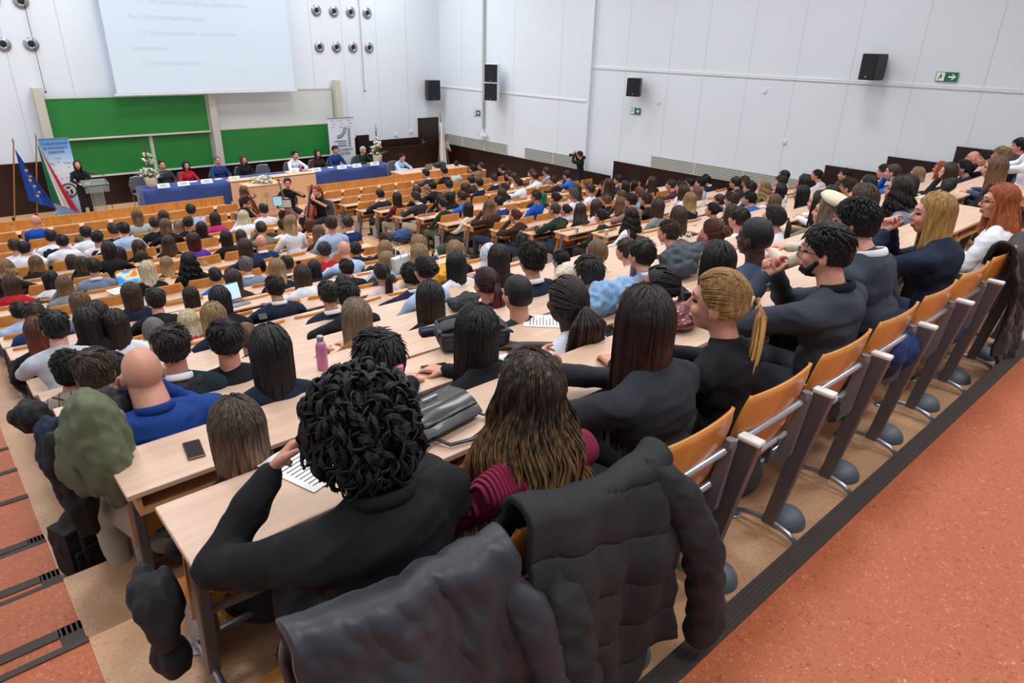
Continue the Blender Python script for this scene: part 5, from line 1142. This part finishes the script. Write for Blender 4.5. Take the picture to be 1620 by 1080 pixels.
# 4 blonde ponytail
o, P = hero(8, dict(lean=.16, yaw=.35, pitch=-.02, arms=DESKARMS, sw=.16, bulk=.9, fem=True), 'person with blond hair in a low ponytail tied by a cream band, black blazer', '17181c', hfine=5)
P['hairobj'].data.materials[0] = hairmat('blondpony', '8a683c', 'd0a462', .04, -.12, .4)
b = MB(); b.tube([(.02*math.cos(a),-.118,.03+.02*math.sin(a)) for a in [i*2*PI/12 for i in range(13)]], .006, 6); b.tube([(0,-.14,.03),(-.03,-.148,.045),(-.035,-.145,.02),(0,-.14,.03)], .004, 6); q = obj('hair_tie', b, mat('cream_band','c8b48a',.7), o, smooth=True); q.matrix_local = hmat(P)
# 5 grey suit, beard and glasses
o, P = hero(9, dict(lean=.17, yaw=.28, pitch=.02, arms=CL(-.02,.36,1.03,.27), sw=.20, bulk=1.14, curl=1.1), 'person with short black hair, beard and glasses in a grey suit, hands clasped', '2b303a', style='S', hfine=2.5, collar='black')
glasses(o, P)
b = MB(); b.ell((0,.040,-.080), (.042,.052,.034)); b.ell((0,.082,-.086), (.018,.014,.013)); 
for s in (-1,1): b.cap_((s*.060,.015,-.03), (s*.046,.045,-.070), .010, .016)
bd = remesh(b, .005, 2, 'beard'); displace(bd, lambda p: .003*noise.noise(p*120)); setm(bd, HAIRMAT('black')); q = link('beard', bd, o); q.matrix_local = hmat(P)
b = MB(); w0 = V((-.078,.366,.855)); b.tube([w0+V((.036*math.cos(a),.036*math.sin(a),0)) for a in [i*2*PI/16 for i in range(17)]], .007, 6); obj('wristwatch', b, PIPE, o, smooth=True)
# 6 second man in dark grey suit
o, P = hero(10, dict(lean=.34, yaw=.15, pitch=-.03, sw=.19, bulk=1.05), 'person with short black hair in a dark grey suit and white collar, back row', '23262d', style='S', hfine=2.5, collar='white')
# 7 golden blonde
o, P = hero(11, dict(lean=.22, yaw=.42, pitch=.0, arms=CL(-.04,.37,1.05,.22), sw=.175, bulk=1.05, fem=True, curl=1.1), 'person with golden shoulder-length hair in a navy blazer, hands at mouth', '1d2a4a', hairL=.20, hfine=7)
# 8 redhead
o, P = hero(12, dict(lean=.08, yaw=.45, pitch=.0, sw=.165, bulk=.98, fem=True), 'person with ginger tied-back hair and glasses in a white jacket, back row', '1b1d24', style='w', hairL=.24, hfine=6)
glasses(o, P)
# 9 bald man, hands on his face
o, P = hero(0, dict(lean=.34, yaw=-.05, pitch=-.12, arms=BOTH, sw=.215, bulk=1.2, neck=1.25, wr=.010, knees=.25, feety=.12), 'bald person in a bright blue shirt holding his face, third row from back', 'a39a84', collar='shirtblue')
# 10 girl with brown hair low in front of the nearest desk
o, P = hero(1, dict(lean=.05, pitch=-.05, sw=.155, bulk=.88, fem=True), 'person with long streaked brown hair in black, behind the phone desk', '17181c', hairL=.32, hfine=7)
P['hairobj'].data.materials[0] = hairmat('streakbrown', '3d3029', '86694a', .05, -.20, .55)
# 11 black straight hair
o, P = hero(2, dict(lean=.16, yaw=-.2, pitch=-.15, arms=DESKARMS, sw=.16, bulk=.9, fem=True), 'person with long straight black hair in black, beside the dark backpack', '17181c', hairL=.42, hfine=6)
# 12 gathered braids, white top, bare arm
arms = {'L':((-.42,.12,.98),(-.36,.36,.84),(.9,.3,0),(0,0,-1)), 'R':((.26,.30,.80),(.05,.48,.80),(-.6,.7,0),(0,0,-1))}
o, P = hero(3, dict(lean=.16, yaw=-.15, pitch=-.1, arms=arms, sw=.16, bulk=.92, fem=True, short=True), 'person with dark braids gathered at the back and a white sleeveless top', '17181c', hfine=1.2)
P['hairobj'].data.materials[0] = hairmat('braids', '17100f', '3a201c', .06, -.3, .3)
# 13 curly braids dark top
o, P = hero(4, dict(lean=.18, yaw=.5, pitch=-.1, arms=CHIN, sw=.16, bulk=.92, fem=True), 'person with black curly braids and hand raised, behind the auburn-haired person', '17181c', hfine=1)
# ------------------------------------------------------------------ things on the desks, coats and bags
PHG = mat('phone_glass', '14171f', .12, coat=.5); PHE = mat('phone_edge', '7a6a5a', .35, .6)
def onDesk(px, py, k): return atZ(px, py, FL[k]+.752)
def phone(px, py, k, rz, label, s=1.0):
    P = onDesk(px, py, k); o = thing('smartphone', label, 'phone', P, rz); o.scale = (s,s,s)
    b = MB(); b.box((-.037,-.076,0),(.037,.076,.009)); obj('case', b, PHE, o, bevel=.003); b = MB(); b.box((-.034,-.073,.009),(.034,.073,.0098)); obj('screen', b, PHG, o)
    b = MB(); b.box((-.03,-.07,-.001),(-.012,-.052,.0)); 
phone(307, 712, 1, -.15, 'black phone on the desk beside the brown-haired person')
phone(688, 582, 1, 1.25, 'black phone with worn screen on the second desk near the black hair')
phone(648, 708, 0, .5, 'black phone on the nearest desk beside the curly-haired person')
phone(1213, 457, 0, 1.2, 'phone with pale edge in front of the bearded person')
phone(1172, 497, 0, -.2, 'phone half hidden by the grey sleeve')
phone(96, 600, 4, .3, 'phone on the desk before the checked jacket')
phone(423, 482, 5, .9, 'dark phone beside the navy suit, fifth row'); phone(416, 501, 4, -.3, 'white cased phone on the desk behind the navy suit')
phone(675, 341, 11, .3, 'phone on the right block desk near the aisle'); phone(751, 349, 9, .3, 'dark phone on the aisle desk of the right block, centre')
phone(1443, 309, 1, .7, 'phone on the aisle desk end at upper right')
# bottles and cups
def bottle(P, label, body, capc, h=.24, r=.033, clear=False, lab=None):
    o = thing('bottle', label, 'bottle', P)
    b = MB(); b.lathe([(.001,0),(r*.92,.0),(r,.006),(r,.35*h),(r*.94,.38*h),(r*.94,.46*h),(r,.5*h),(r,h*.72),(r*.85,h*.80),(r*.45,h*.90),(r*.42,h*.93)], n=28); obj('body', b, body, o, smooth=True)
    b = MB(); b.lathe([(r*.5,h*.91),(r*.52,h*.925),(r*.52,h*1.0),(r*.45,h*1.01),(.001,h*1.01)], n=20); obj('cap', b, capc, o, smooth=False)
    if lab: b = MB(); b.lathe([(r*1.02,h*.40),(r*1.02,h*.62)], n=28); obj('paper_label', b, lab, o, smooth=True)
PETM = mat('clear_plastic', 'e6eef2', .05); nodes_of(PETM)[2].inputs['Transmission Weight'].default_value = .9; nodes_of(PETM)[2].inputs['IOR'].default_value = 1.25
PK = mat('pink_cap', 'd67896', .4)
o = thing('bottle', 'pink metal bottle with silver lid on the third desk', 'bottle', onDesk(511, 583, 2)); b = MB(); b.lathe([(.001,0),(.035,0),(.036,.01),(.036,.16),(.03,.185),(.019,.20)], n=28); obj('body', b, mat('pink_metal','c97ba6',.35,.2), o, smooth=True); b = MB(); b.lathe([(.021,.198),(.022,.205),(.022,.235),(.018,.238),(.001,.238)], n=24); obj('lid', b, PIPE, o, smooth=True)
bottle(onDesk(640, 668, 0)+V((.0,.02,0)), 'clear plastic water bottle with pink cap beside the black handbag', PETM, PK, .25, .034, lab=mat('bottle_label','c2a9b0',.5))
bottle(onDesk(690, 420, 6), 'clear bottle with yellow-green cap near the yellow coat', PETM, mat('lime_cap','c6cf3a',.4), .24, lab=mat('blue_label','2d4f8c',.5))
bottle(onDesk(1240, 329, 4), 'clear plastic bottle between the seated people at right', PETM, RAIL, .22)
for px, py, k, la in ((912,368,7,'on the middle aisle desk'),(959,372,6,'in front of the white-sleeved person'),(893,318,10,'beside the grey curly-haired person')):
    o = thing('paper_cup', 'white cup '+la+' of the right block', 'cup', onDesk(px,py,k)); b = MB(); b.lathe([(.001,0),(.026,0),(.036,.10),(.038,.102),(.034,.10),(.025,.01),(.001,.008)], n=20); obj('cup', b, RAIL, o, smooth=True)
b = MB(); b.box((-.07,-.01,0),(.07,.01,.006)); 
for s_ in (-1,1): b.ell((s_*.035,0,.008), (.03,.022,.006), 12, 6)
tag(obj('glasses', b, BLACKP, loc=onDesk(907,376,7), smooth=True), 'dark glasses lying on the aisle desk beside the white cup', 'glasses')
for px, py, k, rz, la in ((485,735,0,.3,'beside the curly-haired person'),(863,508,1,.8,'beside the person with gathered braids'),(1395,408,0,.4,'in front of the golden-haired person'),(1452,311,1,.5,'at the upper right desk end'),(186,460,9,.2,'beside the grey-blue shirt'),(1380,303,3,.3,'in front of the blue-grey knit person')):
    b = MB(); b.box((-.105,-.148,0),(.105,.148,.003)); o = thing('paper_sheet', 'white printed sheet on the desk '+la, 'paper', onDesk(px,py,k), rz); obj('sheet', b, WP, o)
    b = MB(); [b.box((-.08,-.12+.022*i,.003),(.08-.03*(i%3),-.115+.022*i,.0034)) for i in range(11)]; obj('printed_lines', b, INK, o)
# laptops in the audience
LS1 = bpy.data.materials.new('laptop_wallpaper'); LS1.use_nodes = True; N = LS1.node_tree.nodes; L_ = LS1.node_tree.links; bb = N['Principled BSDF']; tc = N.new('ShaderNodeTexCoord'); n = N.new('ShaderNodeTexNoise'); n.inputs['Scale'].default_value = 6; n.inputs['Detail'].default_value = 0; r = N.new('ShaderNodeValToRGB')
for i, (p, c) in enumerate(((.35,'2a7fd0'),(.47,'5fb6ea'),(.52,'e8d890'),(.62,'d8664a'))): e = r.color_ramp.elements[i] if i < 2 else r.color_ramp.elements.new(p); e.position = p; e.color = (*hexc(c),1)
L_.new(tc.outputs['Object'], n.inputs['Vector']); L_.new(n.outputs['Fac'], r.inputs['Fac']); L_.new(r.outputs['Color'], bb.inputs['Base Color']); L_.new(r.outputs['Color'], bb.inputs['Emission Color']); bb.inputs['Emission Strength'].default_value = .6
LS2 = bpy.data.materials.new('laptop_document'); LS2.use_nodes = True; bb = LS2.node_tree.nodes['Principled BSDF']; bb.inputs['Base Color'].default_value = (.4,.6,.8,1); bb.inputs['Emission Color'].default_value = (.45,.68,.9,1); bb.inputs['Emission Strength'].default_value = .65
def lapD(px, py, k, img, label):
    P = onDesk(px, py, k); P.y = YK[k]-.17; laptop(P, .1, label, img)
lapD(214, 456, 10, LS1, 'open laptop with colourful wallpaper before the platinum-haired person'); lapD(345, 462, 7, LS2, 'open laptop with a blue page before the long brown-haired person')
# black shiny handbag on the nearest desk
LEA = mat('shiny_black_leather', '1a1f28', .33, coat=.15, bump=.05, bscale=9)
P = onDesk(690, 668, 0); o = thing('handbag', 'shiny black leather handbag lying on the nearest desk', 'handbag', V((P.x,P.y,FL[0]+.752)), .12)
b = MB(); b.ell((0,0,.045), (.155,.105,.04)); b.box((-.15,-.10,.005),(.15,.10,.055)); b.box((-.145,-.09,.05),(.145,.10,.075)); me = remesh(b, .006, 8, 'bag_body'); displace(me, lambda p: .006*noise.noise(p*16)); setm(me, LEA); link('bag_body', me, o)
b = MB(); b.grid(lambda u,v: V(((u-.5)*.30, -.12+v*.20-.0, .088+.012*math.sin(v*PI)-.05*(1-v)**4+.006*noise.noise(V((u*3,v*3,1))))), 14, 10); me = b.mesh('flap'); obj('flap', b, LEA, o, smooth=True)
b = MB(); b.tube([(.13,-.06,.03),(.17,-.13,.012),(.10,-.19,.01),(0,-.21,.012),(-.09,-.18,.014),(-.12,-.10,.03)], .010, 6, flat=.5, up=(0,0,1)); obj('strap', b, LEA, o, smooth=True)
b = MB(); b.box((-.04,.03,.098),(.04,.042,.103)); obj('nameplate', b, PIPE, o)
# dark backpack on the second desk
BP = mat('backpack_grey', '24272e', .6, bump=.3, bscale=30)
P = onDesk(752, 540, 1); o = thing('backpack', 'large dark grey backpack lying on the second desk', 'backpack', V((P.x-.03,P.y,FL[1]+.752)), -.45)
b = MB(); b.ell((0,0,.09), (.24,.15,.09)); b.box((-.21,-.13,.01),(.21,.13,.12)); me = remesh(b, .008, 8, 'bag_body'); displace(me, lambda p: .008*noise.noise(p*11)); setm(me, BP); link('bag_body', me, o)
b = MB(); b.tube([(-.20,-.08,.13),(-.05,-.10,.175),(.12,-.09,.165),(.24,-.06,.08)], .022, 8, flat=.4, up=(0,0,1)); obj('strap', b, mat('strap_dark','191b20',.7), o, smooth=True); b = MB(); b.tube([(-.20,.06,.14),(-.05,.05,.18),(.12,.05,.17),(.24,.06,.08)], .022, 8, flat=.4, up=(0,0,1)); obj('strap', b, MATS['strap_dark'], o, smooth=True)
b = MB(); b.box((-.225,-.10,.10),(-.15,-.03,.125)); obj('buckle', b, BLACKP, o, bevel=.004); b = MB(); b.box((-.20,-.145,.03),(.18,-.135,.10)); obj('front_pocket', b, BP, o, bevel=.01)
P = onDesk(682, 530, 1); o = thing('pouch', 'small dark blue zip pouch beside the backpack', 'pouch', P, -.3); b = MB(); b.box((-.075,-.04,0),(.075,.04,.055)); obj('pouch_body', b, mat('pouch_blue','171d3a',.6,bump=.2), o, smooth=False, bevel=.016); b = MB(); b.box((-.07,-.003,.054),(.07,.003,.058)); obj('zip', b, BLACKP, o)
# dark red handbag
RB = mat('dark_red_leather', '5e1622', .35, coat=.3); P = onDesk(1078, 512, 0); o = thing('handbag', 'dark red leather handbag on the nearest desk beside the blond ponytail', 'handbag', V((P.x,P.y,FL[0]+.752)), .5)
b = MB(); b.ell((0,-.0,.05),(.19,.10,.055)); b.ell((-.06,.02,.08),(.10,.06,.05)); b.ell((.08,-.01,.06),(.10,.07,.045)); me = remesh(b, .008, 6, 'bag_body'); displace(me, lambda p: .006*noise.noise(p*14)); setm(me, RB); link('bag_body', me, o)
b = MB(); b.tube([(-.10,-.06,.09),(-.09,-.10,.13),(0,-.12,.14),(.09,-.10,.12),(.10,-.06,.08)], .008, 8); obj('handle', b, RB, o, smooth=True); b = MB(); b.box((.17,-.02,.0),(.19,.02,.13)); obj('side_strap', b, BLACKP, o, bevel=.003)
# white tote on the sixth row
P = onDesk(637, 428, 6); o = thing('tote_bag', 'white structured tote bag standing among the seated people', 'handbag', P, .2); b = MB(); b.prism([(-.17,-.05,0),(.17,-.05,0),(.19,-.05,.22),(-.19,-.05,.22)], (0,.10,0)); obj('bag_body', b, mat('white_leather','ccd6d8',.4), o, bevel=.012)
for y in (-.05,.05): b = MB(); b.tube([(-.08,y,.2),(-.07,y,.30),(0,y,.34),(.07,y,.30),(.08,y,.2)], .007, 8); obj('handle', b, MATS['white_leather'], o, smooth=True)
# coats and bags lying about
def coatat(px, py, k, h, dy, r, col, label, seed, name='folded_coat', cat='coat', **kw):
    y = YK[k]+dy; P = atY(px, py, y); return heap(name, label, cat, V((P.x,y,FL[k]+h)), r, col, seed, **kw)
coatat(965, 470, 1, .752, -.22, (.32,.15,.12), '7a9fc4', 'light blue denim jacket bundled on the second desk', 5, amp=.03)
coatat(1085, 420, 1, .752, -.05, (.36,.18,.16), '39424a', 'dark grey-green jacket and backpack bundle on the second desk', 6, amp=.03)
coatat(905, 430, 3, .752, -.2, (.30,.16,.10), 'c9bfae', 'cream coat bundled on the desk behind the buzz cut', 7, amp=.03)
coatat(733, 470, 3, .752, -.2, (.26,.13,.06), '1a1c20', 'black folded jacket on the desk left of the red ponytail', 8)
coatat(694, 432, 5, .752, -.1, (.30,.17,.12), 'd49b1e', 'yellow puffer coat bundled on the desk', 9, amp=.035)
coatat(318, 408, 12, .55, -1.0, (.22,.14,.24), 'a98a66', 'beige coat hanging over a seat beside the curly black hair', 10)
coatat(362, 405, 11, .62, -1.0, (.24,.14,.18), '2c4038', 'green and blue coat bundle over a seat', 11)
coatat(418, 343, 14, .6, -1.0, (.30,.16,.18), '232c34', 'dark quilted coat over the seat before the lower chalkboard', 12)
coatat(600, 405, 7, .60, -1.02, (.34,.16,.26), '1d2a29', 'dark green coat draped behind the light blue shirt', 13)
coatat(525, 440, 6, .55, -1.0, (.40,.16,.24), '1f272c', 'dark puffer coat draped behind the red jumper', 14)
coatat(413, 460, 6, .55, -1.0, (.26,.15,.22), '1a1e24', 'black quilted coat draped behind the denim jacket', 15)
coatat(635, 335, 10, .752, -.5, (.28,.17,.16), '1e3f70', 'bright blue jacket bundled on the aisle seat of right block', 16)
coatat(705, 350, 9, .65, -1.0, (.38,.15,.20), '1d2c24', 'dark green patterned coat over the aisle seats', 17)
coatat(830, 355, 9, .62, -1.0, (.24,.15,.2), '17251f', 'dark green coat beside the brown lace top', 18)
coatat(845, 303, 12, .62, -1.0, (.50,.18,.22), '14171a', 'black puffer coat lying over two seats', 19)
coatat(1148, 300, 7, .62, -1.0, (.34,.18,.24), '223450', 'blue jacket over the seat beside the green coat', 20)
coatat(1035, 378, 2, .62, -1.0, (.30,.18,.28), '151a22', 'black coat with yellow trim beside the bowed head', 21)
coatat(992, 365, 4, .7, -1.0, (.34,.14,.16), '8c1d2e', 'red coat over the seat beside the dark wavy hair', 22)
coatat(1515, 295, 1, .62, -1.0, (.28,.14,.24), '1f3f66', 'blue denim jacket behind the black handbag', 23)
coatat(1500, 298, 1, .752, -.2, (.18,.1,.14), '141416', 'black handbag with chain at the upper right desk', 24, 'handbag', 'handbag', amp=.006)
coatat(1432, 480, 0, .50, -.98, (.26,.15,.22), '153a6e', 'blue jacket on the seat beside the golden-haired person', 25)
coatat(810, 540, 2, .72, -.92, (.28,.15,.12), '20262b', 'dark jacket behind the person with gathered braids', 26)
coatat(45, 405, 13, .6, -1.0, (.3,.16,.2), '2c3a2a', 'dark green coat over a seat at the left side', 27)
coatat(55, 430, 11, .6, -1.0, (.26,.16,.24), '17221d', 'dark green coat beside the wavy blond hair', 28)
coatat(90, 430, 11, .752, -.2, (.24,.12,.08), 'b5a68e', 'cream patterned scarf bundle on a desk at left', 29)
coatat(18, 520, 7, .55, -1.0, (.16,.14,.28), '12182a', 'dark navy coat hanging at the left desk end', 30)
coatat(125, 355, 16, .752, -.2, (.2,.1,.07), '353c44', 'grey bag lying on the front left desk', 31, 'bag', 'bag')
coatat(163, 363, 15, .752, -.2, (.2,.12,.1), '15171a', 'black backpack on the front left desk', 32, 'backpack', 'backpack')
coatat(722, 268, 17, .752, -.2, (.28,.16,.14), 'b0b3ae', 'grey and white coat bundled on the front right desk', 33)
coatat(375, 500, 5, .60, -.95, (.16,.11,.26), '0f1012', 'black fluffy hair bow and hood behind the straight black hair', 34)
coatat(275, 585, 2, .752, -.0, (.18,.1,.08), '17191d', 'black hooded coat beside the bald person', 35)
# side aisle: coats hung over the desk ends
def hang(px, py, x, r, col, label, seed, zlow, name='hanging_coat', amp=.03):
    P = atY(px, py, x); return heap(name, label, 'coat', V((P.x,x,P.z-r[2])), r, col, seed, amp=amp*.45, n=6, fold=.024, vox=.011)
hang(248, 950, 1.95, (.10,.13,.16), '161a1e', 'black hooded jacket hanging on the nearest desk end', 40, 0, amp=.018)
hang(270, 1030, 1.95, (.075,.10,.10), '141619', 'hood of the black jacket hanging below the nearest desk end', 41, 0, amp=.014)
o = hang(150, 690, 3.05, (.19,.20,.36), '5a6248', 'olive green coat draped over the seat end beside the bald person', 42, 0)
hang(165, 645, 3.45, (.16,.20,.12), '141619', 'black coat draped ahead of the olive coat', 43, 0)
hang(85, 700, 4.2, (.11,.14,.24), '13203a', 'blue and black bags hanging at the desk end', 44, 0)
hang(48, 655, 5.0, (.15,.16,.15), '101214', 'black coats hanging over the desk end by the aisle', 45, 0)
hang(115, 750, 3.35, (.10,.12,.34), '101113', 'black scarf and trousers hanging by the aisle', 46, 0)
P = atZ(150, 900, FL[1]); o = thing('backpack', 'black backpack standing on the tan step by the aisle', 'backpack', atZ(142,893,FL[2]), .4)
b = MB(); b.ell((0,0,.2), (.13,.10,.2)); b.box((-.12,-.08,.02),(.12,.08,.32)); me = remesh(b, .01, 6, 'bag_body'); displace(me, lambda p: .01*noise.noise(p*12)); setm(me, mat('fab_101113','101113',.75,bump=.3,bscale=25)); link('bag_body', me, o)
b = MB(); b.tube([(-.05,-.10,.35),(-.07,-.14,.2),(-.05,-.10,.05)], .012, 6); obj('strap', b, BLACKP, o)
b = MB(); b.box((-.11,-.12,.06),(.09,-.09,.2)); obj('front_pocket', b, MATS['fab_101113'], o, bevel=.02)
# coats draped over the two nearest seat backs
def draped(name, label, x0, x1, zt, front, length, col, seed, thick=.022, fold=.02, puff=0, rough=.6, skew=0, sleeves=()):
    rng = random.Random(seed); ph = [rng.uniform(0,6) for _ in range(6)]; nu, nv = 110, 120; y0 = YK[0]-1.06-.005; W_ = x1-x0
    def prof(s):                                # s: arc length from the front hem
        f = front
        if s < f: return (y0+.10-.02*(s/f), zt-(f-s))
        a = (s-f)
        R_ = .05
        if a < PI*R_: t = a/R_; return (y0+.03+R_*math.cos(t)-.0, zt+R_*math.sin(t))
        a -= PI*R_; return (y0-.02-.06*min(1,a/.25)-.03*(a/length), zt-a)
    tot = front+PI*.05+length
    def fn(u, v):
        L = tot*(1-.10*abs(math.sin(u*3+ph[0]))*0) ; s = v*(tot+ .10*math.sin(u*5+ph[1])); y, z = prof(s); back = max(0, min(1,(s-front-.08)/.35))
        x = x0+W_*u + skew*back*(s-front) + .02*math.sin(v*6+ph[2])
        d = fold*(.25+back)*(math.sin(u*W_*16+ph[3]+math.sin(v*4))+.6*math.sin(u*W_*33+ph[4]+v*5)) + (.016 if puff else .034)*(.3-abs(noise.noise(V((u*5+v*3,v*6,seed)))))+(0 if puff else .02)*(.3-abs(noise.noise(V((u*9-v*8,v*7,seed+3)))))
        wr = .004*abs(noise.noise(V((u*14*W_+v*6,v*18,seed))))
        if puff: q = (s/.17+.25*math.sin(u*3+ph[5]))%1; d += puff*max(0,math.sin(q*PI))**.35
        sag = .05*math.sin(u*PI)*(1-back)
        return V((x, y-d-wr*1.5, z-sag+.03*math.sin(u*4+ph[5])))
    b = MB(); b.grid(lambda u,v: fn(u,v), nu, nv); me = b.mesh('tmp'); o = bpy.data.objects.new('tmp', me); C.objects.link(o); m = o.modifiers.new('s','SOLIDIFY'); m.thickness = thick; m.offset = -1; bpy.context.view_layer.update()
    out = bpy.data.meshes.new_from_object(o.evaluated_get(bpy.context.evaluated_depsgraph_get())); bpy.data.objects.remove(o); out.name = name
    MT = mat('fab_'+col, col, rough, bump=.25, bscale=18, sheen=.1); setm(out, MT); root = thing(name, label, 'coat', (0,0,0)); link('coat_body', out, root)
    for i, (pts, r0) in enumerate(sleeves):
        sb = MB(); n = 26; P_ = [V(p) for p in pts]; seg = []; rr_ = []
        for j in range(n+1):
            t = j/n*(len(P_)-1); a = min(int(t), len(P_)-2); f = t-a; seg.append(P_[a].lerp(P_[a+1], f)); rr_.append(r0*(.55+.45*min(1,j/9))*(1+.10*math.sin(j*1.9 if puff else j*2.6)*(1 if puff else .5)))
        sb.tube(seg, rr_, 20, flat=.72, up=(0,1,0)); me = remesh(sb, .010, 4, 'sleeve'); sd = V((seed+i,0,0)); displace(me, lambda p: .010*noise.noise(V((p.x*10,p.y*10,p.z*6))+sd)+.010*(.3-abs(noise.noise(V((p.x*14+p.z*9,p.y*14,p.z*16))+sd)))); setm(me, MT); link('sleeve', me, root)
    return root
zt = FL[0]+.965
draped('shell_jacket', 'dark slate shell jacket draped over the nearest left seat back', .36, .96, zt, .18, .86, '1e232b', 3, fold=.022, skew=.06, rough=.45, sleeves=[([(.90,1.04,3.70),(.95,.95,3.58),(.98,.87,3.35),(.95,.84,3.05)],.058)])
draped('puffer_coat', 'black quilted puffer coat draped over the second nearest seat', .98, 1.60, zt+.01, .22, .74, '14171a', 8, fold=.018, puff=.022, rough=.5, sleeves=[([(1.50,1.05,3.76),(1.60,.96,3.66),(1.68,.88,3.42),(1.72,.86,3.2),(1.75,.86,3.0)],.075),([(1.08,1.04,3.68),(1.06,.94,3.56),(1.07,.86,3.3),(1.12,.84,2.98)],.080)])
# black coat at the far right end of the back row
draped('long_black_coat', 'long black coat hanging over a seat at the right end of back row', 5.35, 5.9, zt, .1, .8, '0d0d0f', 12, fold=.02)
